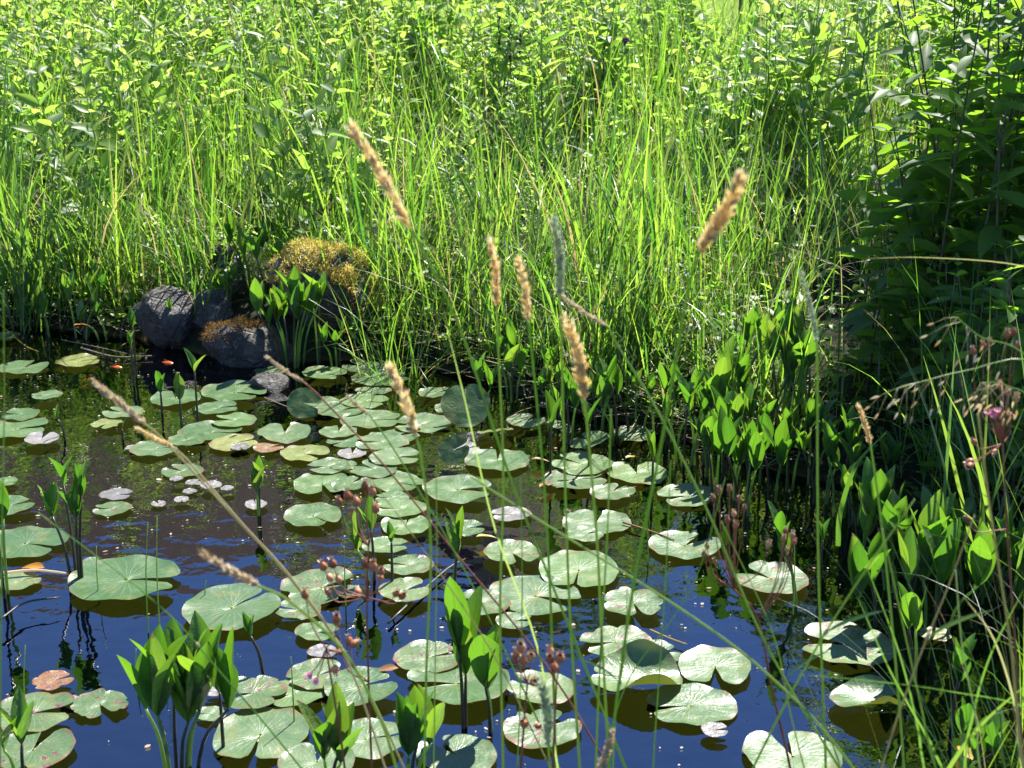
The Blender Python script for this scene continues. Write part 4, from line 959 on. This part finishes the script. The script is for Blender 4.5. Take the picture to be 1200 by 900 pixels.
seed_stem('seed_grass', 'slender pale head by the rocks pointing up left', [(313, 418), (356, 448)], [(380, 470), (450, 545), (535, 650), (640, 780), (720, 910)], 1.75, 1.8, PH, fat=.75, stemmat='redstem', rad=.0009)
seed_stem('seed_grass', 'blurred pale head floating over the blue water at left', [(239, 649), (302, 686)], [(340, 705), (400, 760), (440, 830), (470, 920)], 1.25, 1.5, PH, fat=1.0)
seed_stem('seed_grass', 'fluffy pale green head in front of the right leafy clump', [(937, 315), (957, 402)], [(958, 440), (958, 560), (960, 700), (968, 910)], 1.7, 1.85, GH, 'fuzzy', fat=.8)
seed_stem('seed_grass', 'small orange-straw head against the dark right recess', [(1006, 476), (1020, 520)], [(1026, 560), (1036, 640), (1048, 760), (1060, 910)], 1.75, 1.85, ST, fat=1.2)
seed_stem('seed_grass', 'straw head poking up from the bottom edge, right of centre', [(716, 858), (700, 905)], [(698, 930), (696, 960)], 1.5, 1.6, PH, fat=1.5)
seed_stem('seed_grass', 'fuzzy whitish green head low at bottom centre', [(633, 800), (642, 872)], [(645, 900), (650, 950)], 1.45, 1.6, GH, 'fuzzy', fat=1.3)
# plain long stems and blades of the near bank
def grass_stem(label, pts, Y0, Y1, rad=.0013, mat='stem', flat=False, root='bank', name='tall_grass', knots=0):
    line = stem_points(pts, Y0, Y1, root); base = line[-1]
    rt = thing(name, label, 'grass stem' if not flat else 'grass blade', tuple(base), 'long grass of the near bank')
    sm = smooth_line(line, 26); mb = MB()
    if flat:
        tg = nrm(np.gradient(sm, axis=0)); sd = nrm(np.cross(tg, np.array([.25, 1, .3]))); t = np.linspace(0, 1, 26)
        hw = (rad*np.clip(np.sin(PI*np.clip(t*.62, 0, 1))**.7, .02, 1))[:, None]; up = np.cross(sd, tg)
        v = np.stack([sm-sd*hw+up*hw*.35, sm, sm+sd*hw+up*hw*.35], 1)
        uv = np.stack(np.meshgrid(t, [0, .5, 1], indexing='ij')[::-1], -1).reshape(-1, 2)
        mb.add(v.reshape(-1, 3), grid_faces(1, 26, 3), uv=uv)
        mb.build('blade', M[mat], rt, base)
    else:
        tube(mb, sm, np.linspace(rad*.45, rad, 26), 6); mb.build('stem', M[mat], rt, base)
        if knots:
            kb = MB(); i = 10; p = sm[i]; d = sm[i]-sm[i+1]; spindles(kb, [p-d*.2], [d], .012, rad*1.7, sides=7); kb.build('node', M['strawstem'], rt, base)
            lb = MB(); s_ = knots; leaves(lb, [p], [nrm(d)+np.array([s_*.8, -.2, .2])], [np.array([0, -.3, 1])], .075, .007, .25, .3, 7); lb.build('leaf', M['grass'], rt, base)
    return rt
GS = [
 ('thick green stem crossing the lower right from centre to the bottom', [(548, 556), (613, 598), (800, 715), (905, 795), (1000, 900)], 1.5, 1.6, .0021, 'stem', False, 0),
 ('straight stem rising steeply from bottom right to the dark recess', [(1072, 585), (1000, 690), (945, 780), (880, 905)], 1.45, 1.55, .0016, 'stem', False, 1),
 ('green stem leaning left through the lower right corner', [(1034, 620), (1060, 740), (1080, 830), (1098, 905)], 1.5, 1.6, .0017, 'stem', False, 0),
 ('pale purplish straw stem slanting down from the right edge', [(1142, 604), (1110, 690), (1070, 790), (1032, 905)], 1.4, 1.5, .0014, 'strawstem', False, 1),
 ('brown straw stem standing along the right edge', [(1146, 485), (1162, 610), (1185, 760), (1200, 905)], 1.4, 1.5, .002, 'strawstem', False, 0),
 ('thin stem trailing across blue water at lower left', [(44, 600), (187, 710), (260, 790), (353, 900)], 1.5, 1.6, .0013, 'stem', False, 1),
 ('thin green stem at the left picture edge', [(4, 340), (5, 480), (2, 640), (0, 910)], 1.5, 1.6, .0013, 'stem', False, 0),
 ('bright curved blade leaning right out of the recess', [(1040, 505), (1004, 545), (985, 600), (982, 640)], 3.3, 3.25, .006, 'grass', True, 0),
 ('arching pale blade along the top of the dark recess', [(1010, 303), (1090, 302), (1200, 312), (1290, 345), (1350, 520)], 2.0, 2.0, .0010, 'strawstem', True, 0),
 ('vertical stem left of the tall leaf pair, very thin', [(511, 545), (512, 650), (510, 780), (508, 910)], 1.6, 1.75, .0011, 'stem', False, 0),
 ('vertical stem passing the large rim-overlapped pad', [(610, 560), (612, 680), (610, 800), (606, 910)], 1.6, 1.75, .0011, 'stem', False, 0),
 ('vertical bright stem crossing the pale small pads at centre', [(716, 480), (712, 620), (704, 760), (698, 910)], 1.5, 1.7, .0017, 'stem', False, 0),
 ('vertical stem just left of the big curled pad', [(735, 690), (733, 760), (722, 830), (718, 910)], 1.6, 1.7, .0013, 'stem', False, -1),
 ('thin stem rising right of the big curled pad', [(786, 540), (780, 680), (772, 800), (765, 910)], 1.6, 1.75, .0012, 'stem', False, 0),
 ('thin stem crossing the big curled pad', [(850, 560), (810, 690), (735, 800), (705, 910)], 1.6, 1.75, .0010, 'stem', False, 0),
 ('slanting stem crossing the glossy sheened pad', [(845, 610), (905, 740), (925, 830), (945, 910)], 1.6, 1.7, .0012, 'stem', False, 1),
 ('long blade bending from bottom centre up to the left', [(520, 370), (545, 470), (580, 620), (630, 760), (655, 910)], 1.65, 1.75, .0014, 'stem', True, 0),
 ('pale straw stem crossing the tall leaf pair', [(430, 555), (500, 650), (580, 770), (650, 910)], 1.55, 1.65, .0012, 'strawstem', False, 0),
 ('green blade at the bottom right, broad and arching right', [(1205, 800), (1150, 850), (1110, 905), (1095, 950)], 1.5, 1.6, .0032, 'sedge', True, 0),
 ('narrow horizontal blade low in the bottom right corner', [(930, 790), (1010, 797), (1110, 810), (1210, 835), (1240, 910)], 1.5, 1.6, .0013, 'sedge', True, 0),
 ('slim blade crossing the bottom right stems', [(1010, 650), (1052, 760), (1075, 850), (1085, 910)], 1.6, 1.65, .0016, 'sedge', True, 0),
 ('thin speckled stem right of the leaf pair at lower right', [(1120, 668), (1128, 760), (1145, 850), (1150, 910)], 1.5, 1.6, .0014, 'greenhusk', False, 0),
 ('blade leaning left from the bottom right edge', [(1005, 700), (1045, 790), (1090, 870), (1110, 910)], 1.55, 1.65, .0018, 'sedge', True, 0),
 ('thin blade sweeping up to the right edge', [(1200, 690), (1160, 770), (1140, 840), (1130, 910)], 1.5, 1.6, .0017, 'sedge', True, 0),
 ('thin straw blade arching over the right edge', [(1130, 700), (1165, 750), (1190, 830), (1200, 910)], 1.5, 1.6, .0014, 'strawstem', True, 0),
]
for lab, pts, a, b, rd, mt, fl, kn in GS:
    grass_stem(lab, pts, a, b, rd, mt, fl, 'bank' if pts[-1][1] > 880 or pts[-1][0] > 1300 else 'pond', 'long_grass' if fl else 'tall_grass', kn)
# small upright rush shoots standing in the open water
for px, y0, y1, lab in ((173, 612, 742, 'thin rush shoot in blue water, left of the close pair'), (187, 606, 745, 'thin rush shoot in blue water, right of the close pair'), (115, 640, 700, 'thin rush shoot before the very large pad'),
    (160, 760, 800, 'short rush shoot above the large bottom bunch'), (30, 756, 850, 'thin rush shoot at the lower left'), (345, 770, 850, 'thin rush shoot by the pink flower'), (240, 680, 705, 'tiny rush shoot on open blue water'),
    (405, 640, 710, 'rush shoot beside the reddish capsules'), (760, 600, 660, 'rush shoot in the dark water right of centre'), (930, 620, 720, 'rush shoot near the right red stems')):
    b = on_z(px, y1); t_ = at(px+rng.uniform(-4, 4), y0, b.y); o = thing('rush_shoot', lab, 'rush', tuple(b), 'rush shoots in the water')
    mb = MB(); tube(mb, smooth_line([(0, 0, -.05), ((t_.x-b.x)*.3, 0, t_.z*.5), (t_.x-b.x, 0, t_.z)], 8), np.linspace(.0019, .0008, 8), 5); mb.build('stem', M['stem'], o)
# tussocks of long grass filling the lower right corner
for bx, byw, n, Lm, lab in ((.66, 1.80, 34, .66, 'grass tuft at the bottom edge, left one of the lower right corner'), (.80, 1.98, 38, .62, 'grass tuft in the lower right corner, middle one'), (.95, 2.12, 36, .7, 'grass tuft spilling in from the right edge'), (1.12, 2.6, 34, .7, 'grass tuft on the right edge before the shaded leaves'), (.5, 1.7, 16, .5, 'sparse low grass tuft at the bottom edge right of centre')):
    o = thing('grass_tuft', lab, 'grass tuft', (bx, byw, max(gz(bx, byw), 0)), 'near bank grass tufts')
    mb = MB(); blades(mb, np.column_stack([rng.normal(0, .05, n), rng.normal(0, .05, n), np.full(n, -.02)]), rng.uniform(.45, 1, n)*Lm, rng.uniform(.0015, .0032, n), rng.uniform(0, 2*PI, n), rng.uniform(.03, .4, n), rng.gamma(2, .35, n), 9, fold=.3)
    mb.build('blades', M['grass'], o)

# ------------------------------------------------------------------ branching plants with round seed capsules
def capsule_plant(label, stem_px, tips, Y0, Y1, size=.0062, stemmat='redstem', flowers=(), open_=True, name='capsule_plant'):
    line = stem_points(stem_px, Y0, Y1); base = line[-1]
    rt = thing(name, label, 'seed plant', tuple(base), 'plants with brown seed capsules')
    sm = smooth_line(line, 20); mb = MB(); tube(mb, sm, np.linspace(.0011, .0021, 20), 6); mb.build('stem', M[stemmat], rt, base)
    rs = np.random.default_rng(int(stem_px[0][0]*3+stem_px[0][1]))
    for px, py, node in tips:
        Yt = Y0+(Y1-Y0)*node/max(len(stem_px)-1, 1)+rs.uniform(-.03, .03)
        p = np.array(at(px, py, Yt)); s = np.array(line[node])
        mid = (p+s)/2+np.array([(p-s)[0]*.25, 0, -abs((p-s)[0])*.2])
        bl = smooth_line([s, mid, p], 9); mb = MB(); tube(mb, bl, np.linspace(.0009, .0006, 9), 5); mb.build('branch', M[stemmat], rt, base)
        d = nrm(bl[-1]-bl[-2]); sz = size*rs.uniform(.8, 1.15)
        mb = MB(); spindles(mb, [p-d*sz*.3], [d], sz*1.5, sz*.62, ((0, .15), (.15, .7), (.4, 1), (.7, .92), (.9, .6), (1, .4)), 9); c = mb.build('capsule', M['capsule'], rt, base)
        k = 6; aa = np.linspace(0, 6.28, k, endpoint=False); e1 = nrm(np.cross(d, [.2, .9, .3])); e2 = np.cross(d, e1); rv = np.cos(aa)[:, None]*e1+np.sin(aa)[:, None]*e2
        mb = MB(); leaves(mb, p+d*sz*1.15+rv*sz*.25, rv*.8+d, rv*-1+d, sz*.55, sz*.4, -.2, .1, 2); mb.build('calyx', M['calyx'], c, base)
    for px, py, node in flowers:
        Yt = Y0+(Y1-Y0)*node/max(len(stem_px)-1, 1); p = np.array(at(px, py, Yt)); s = np.array(line[node])
        bl = smooth_line([s, (p+s)/2+np.array([0, 0, -.004]), p], 9); mb = MB(); tube(mb, bl, .0008, 5); mb.build('branch', M[stemmat], rt, base)
        d = nrm(bl[-1]-bl[-2]); k = 9; aa = np.linspace(0, 6.28*2, k, endpoint=False); e1 = nrm(np.cross(d, [.2, .9, .3])); e2 = np.cross(d, e1); rv = np.cos(aa)[:, None]*e1+np.sin(aa)[:, None]*e2
        mb = MB(); leaves(mb, np.tile(p, (k, 1)), rv*.6+d, d-rv, .011, .006, .1, .2, 3); mb.build('flower', M['petal'], rt, base)
    return rt
capsule_plant('reddish stem with many round brown capsules rising at bottom centre left', [(432, 640), (430, 700), (432, 800), (436, 910)],
    [(398, 590, 0), (408, 585, 0), (436, 580, 0), (440, 600, 0), (418, 592, 0), (428, 573, 0), (380, 667, 1), (391, 664, 1), (388, 680, 1), (398, 682, 1), (386, 696, 1), (437, 667, 1), (446, 672, 1), (428, 664, 1), (463, 697, 1), (470, 700, 1), (420, 695, 1), (395, 732, 2), (410, 755, 2), (398, 760, 2), (445, 680, 1)], 1.85, 1.9, .0085)
capsule_plant('thin leaning stem with a pink flower and brown buds at lower left', [(382, 760), (392, 820), (405, 910)], [(358, 700, 0), (394, 728, 0), (398, 764, 0), (413, 757, 0), (392, 782, 0)], 1.6, 1.7, .0085, flowers=[(366, 787, 0), (372, 793, 0)])
capsule_plant('slim stem with a knot of small brown capsules right of the tall leaf pair', [(618, 800), (614, 850), (610, 910)], [(606, 769, 0), (611, 762, 0), (614, 778, 0), (604, 776, 0), (626, 799, 0), (622, 772, 0)], 1.6, 1.7, .0085)
capsule_plant('slim stem with paired brown capsules left of the big curled pad', [(652, 800), (650, 850), (648, 910)], [(645, 767, 0), (656, 774, 0), (650, 786, 0), (645, 775, 0), (632, 852, 1), (616, 850, 1)], 1.6, 1.7, .0085)
capsule_plant('tall branching red stem with tan capsules right of centre', [(860, 690), (888, 725), (905, 810), (928, 910)],
    [(826, 652, 0), (829, 642, 0), (838, 660, 0), (836, 586, 0), (843, 578, 0), (852, 612, 0), (860, 605, 0), (866, 588, 0), (872, 598, 0), (862, 618, 0), (900, 640, 0), (918, 634, 1), (928, 630, 1), (920, 625, 1), (930, 638, 1), (922, 646, 1), (855, 576, 0)], 1.82, 1.9, .006)
capsule_plant('red stemmed plant with pinkish capsules hanging at the right edge', [(1175, 520), (1180, 620), (1190, 760), (1200, 910)],
    [(1152, 408, 0), (1160, 405, 0), (1140, 414, 0), (1180, 395, 0), (1188, 392, 0), (1192, 408, 0), (1143, 520, 0), (1138, 545, 0), (1167, 528, 0), (1172, 455, 0), (1180, 462, 0), (1190, 470, 0), (1185, 490, 0), (1135, 610, 1), (1140, 540, 0)], 1.85, 1.9, .007, 'redstem', [(1166, 492, 0), (1170, 486, 0), (1160, 488, 0)])
# drooping panicles on the right edge
def panicle(label, pts, Y0, Y1, n, mat):
    line = stem_points(pts, Y0, Y1); base = line[-1]; rt = thing('panicle_grass', label, 'grass stem', tuple(base), 'drooping grass at the right edge')
    sm = smooth_line(line, 26); mb = MB(); tube(mb, sm, np.linspace(.0006, .0013, 26), 5); mb.build('stem', M['stem'], rt, base)
    mb = MB(); hb = MB()
    for k in range(n):
        s = sm[int(k/n*9)]; d = np.array([rng.normal(-.008, .014), rng.normal(0, .012), -rng.uniform(.010, .038)]); e = s+d
        tube(mb, [s, s+d*.5+[0, 0, .003], e], .0004, 4); spindles(hb, [e], [d+np.array([-.01, 0, -.004])], rng.uniform(.008, .013), .0013)
    mb.build('branchlets', M['strawstem'], rt, base); hb.build('spikelets', mat, rt, base)
panicle('drooping pale grass panicle, the lower one reaching in from the right', [(1042, 458), (1085, 446), (1130, 435), (1215, 425), (1260, 520), (1270, 910)], 1.75, 1.8, 16, M['palehusk'])
panicle('grass panicle with pinkish tips, the upper one at the right edge', [(1122, 372), (1150, 395), (1200, 415), (1260, 500), (1280, 910)], 1.75, 1.8, 10, M['palehusk'])
panicle('short straw panicle nodding at the right edge below the others', [(1150, 448), (1180, 452), (1215, 490), (1250, 700), (1255, 910)], 1.7, 1.75, 22, M['straw'])

# ------------------------------------------------------------------ dark spikes and purple heads in the bank
for px, t0, t1, lab in ((597, 30, 95, 'black sedge spike, highest at the top centre'), (585, 20, 60, 'black sedge spike left of the highest one'), (610, 40, 70, 'short black sedge spike right of the highest one'), (708, 55, 95, 'lone black sedge spike right of the top centre'), (626, 80, 110, 'small black sedge spike low at the top centre'),
    (765, 120, 150, 'leaning black sedge spike above the bright grass'), (743, 130, 165, 'black sedge spike over the bright grass, left of the leaning one'), (728, 200, 225, 'dark spike low in the bright grass'), (545, 172, 182, 'brown spike lying over in the middle grass')):
    Yq = 6.8 if t0 < 100 else 6.0; a = at(px, t0, Yq); b = at(px+rng.uniform(-3, 3), t1, Yq); g = Vector((b.x+rng.normal(0, .05), Yq, gz(b.x, Yq)))
    o = thing('sedge_spike', lab, 'sedge', tuple(g), 'dark sedge spikes'); mb = MB(); tube(mb, smooth_line([g, (g+b)/2+Vector((.02, 0, 0)), b, a], 10), .0022, 5); mb.build('stem', M['stem'], o, g)
    mb = MB(); n = 46; t_ = rng.uniform(0, 1, n)[:, None]; ax = np.array(a-b); rv = nrm(rng.normal(size=(n, 3))); spindles(mb, np.array(b)+ax*t_+rv*.002, nrm(ax)+rv*.35, .014, .0026); mb.build('spike', M['blackhusk'], o, g)
for px, py, lab in ((946, 152, 'dusky purple flower head, left of the pair in the right grass'), (966, 157, 'dusky purple flower head, right of the pair in the right grass'), (879, 277, 'dark purple flower head low in the bright grass, left one'), (896, 270, 'dark purple flower head low in the bright grass, right one'), (1006, 160, 'dusky purple flower head near the tall shaded plants'), (795, 178, 'purple-brown flower head at the upper right of centre'), (733, 48, 'reddish flower head at the top centre right')):
    Yq = 5.6 if py > 200 else 6.4; a = at(px, py, Yq); g = Vector((a.x+rng.normal(0, .06), Yq+.05, gz(a.x, Yq+.05)))
    o = thing('purple_flower', lab, 'flower', tuple(g), 'purple flower heads'); mb = MB(); tube(mb, smooth_line([g, (g+a)/2, a], 8), .0018, 5); mb.build('stem', M['stem'], o, g)
    mb = MB(); n = 70; u = nrm(rng.normal(size=(n, 3))+[0, 0, .4]); spindles(mb, np.array(a)+u*.004, u, .014, .003); mb.build('flower_head', M['purple'], o, g)

# ------------------------------------------------------------------ goldfish, fallen leaves and twigs
for px, py, L, rz, lab in ((196, 425, .055, -.45, 'bright orange-red goldfish at the surface, right one of two'), (136, 430, .05, -.35, 'orange goldfish at the surface, left one of two')):
    c = on_z(px, py); o = thing('goldfish', lab, 'goldfish', (c.x, c.y, -.003), 'goldfish', rz)
    mb = MB(); spindles(mb, [(-L*.5, 0, 0)], [(1, 0, 0)], L, L*.17, ((0, .12), (.08, .25), (.3, .75), (.55, 1), (.78, .88), (.93, .5), (1, .08)), 12); mb.build('body', M['fish'], o)
    mb = MB()
    for s in (-1, 1): leaves(mb, [(-L*.46, 0, 0)], [(-1, s*.55, .05)], [(0, 0, 1)], L*.35, L*.16, 0, .15, 5)
    mb.build('tail_fin', M['fish'], o)
    mb = MB(); leaves(mb, [(L*.12, 0, L*.13)], [(-1, 0, .25)], [(0, 1, 0)], L*.4, L*.12, 0, .1, 5); mb.build('dorsal_fin', M['fish'], o)
for px, py, ln, rz, mt, lab in ((38, 664, .06, 2.9, 'orangeleaf', 'fallen orange leaf on the broken pad at the left edge'), (640, 567, .055, .9, 'deadleaf', 'curled brown leaf beside the rust edged pad'), (570, 628, .05, .2, 'yellowleaf', 'yellow leaf floating right of a green pad'),
    (633, 538, .05, 0, 'deadleaf', 'brown dead leaf floating right of the two-lobed pad'), (452, 784, .05, 3.3, 'deadleaf', 'red leaf on blue water left of the red spotted pad'), (742, 535, .05, .5, 'yellowleaf', 'yellow-green scrap by the wide far-notched pad'),
    (1000, 735, .05, .3, 'deadleaf', 'brown scrap afloat beyond the right pad'), (1130, 880, .06, 1.8, 'yellowleaf', 'yellow leaf in the lower right corner'), (95, 380, .05, .6, 'orangeleaf', 'orange leaf on the mud of the left bank')):
    c = on_z(px, py, .02 if sdist(np.array([on_z(px, py).x]), np.array([on_z(px, py).y]))[0] < 0 else .1)
    mb = MB(); leaves(mb, [(-ln/2, 0, 0)], [(1, 0, .1)], [(0, .2, 1)], ln, ln*.4, .25, .35, 7, 'lance', .1)
    o = mb.build('fallen_leaf', M[mt]); o.location = c; o.rotation_euler = (0, 0, rz); tag(o, lab, 'leaf', 'fallen leaves')
for pts, z, rd, mt, lab in (([(72, 398), (120, 408), (165, 418)], .012, .002, 'twig', 'thin twig afloat above the goldfish'), ([(95, 408), (135, 418), (178, 417)], .01, .0035, 'twig', 'pale bare stick lying in the water near the goldfish'),
    ([(0, 380), (28, 404), (45, 412)], .015, .0022, 'yellowleaf', 'yellow reed blade lying in the water at far left'), ([(310, 466), (345, 480), (372, 488)], .004, .002, 'twig', 'brown underwater stem reaching the dark upturned pad'),
    ([(730, 612), (770, 625), (790, 633)], .012, .0028, 'deadleaf', 'orange-brown stick floating right of the pale notched pad'), ([(762, 738), (785, 748), (805, 755)], .01, .002, 'yellowleaf', 'yellow stem on the water above the glossy pad'),
    ([(0, 726), (30, 706), (70, 700)], .03, .003, 'darkstalk', 'dark bent stalk at the left edge over blue water'), ([(455, 730), (520, 670), (545, 655)], .01, .003, 'darkstalk', 'dark bent stalk in the water behind the capsules'),
    ([(470, 432), (505, 430), (530, 436)], .012, .003, 'strawstem', 'pale reed bits lying at the back waterline'), ([(0, 672), (40, 668), (80, 672)], .02, .004, 'palehusk', 'bleached blade lying by the broken pad at left')):
    q = [on_z(px, py, z) for px, py in pts]; mb = MB(); tube(mb, smooth_line(q, 10), np.linspace(rd, rd*.6, 10), 6); c = q[1]
    o = mb.build('twig', M[mt], None, tuple(c)); tag(o, lab, 'twig', 'twigs in the water')

# pollen, petals and duckweed flecks drifting on the pond
mb = MB(); n = 2200; cx_ = rng.uniform(-2.2, 1.0, n); cy_ = rng.uniform(2.2, 5.3, n); k = (sdist(cx_, cy_) < -.02) & (.5*np.sin(cx_*4+cy_*3)+.5*np.sin(cy_*5-cx_*2.3) > rng.uniform(-.7, .7, n)); cx_, cy_ = cx_[k], cy_[k]; n = len(cx_)
az = rng.uniform(0, 2*PI, n); L = rng.gamma(2, .0022, n)+.002
leaves(mb, np.column_stack([cx_, cy_, np.full(n, .0035)]), np.column_stack([np.cos(az), np.sin(az), np.zeros(n)]), np.tile([0, 0, 1.], (n, 1)), L, L*rng.uniform(.25, .9, n), 0, .05, 3, 'oval')
tag(mb.build('pond_debris', M['palehusk']), 'pale flecks of pollen and leaf bits drifting on the water', 'floating debris', kind='stuff')
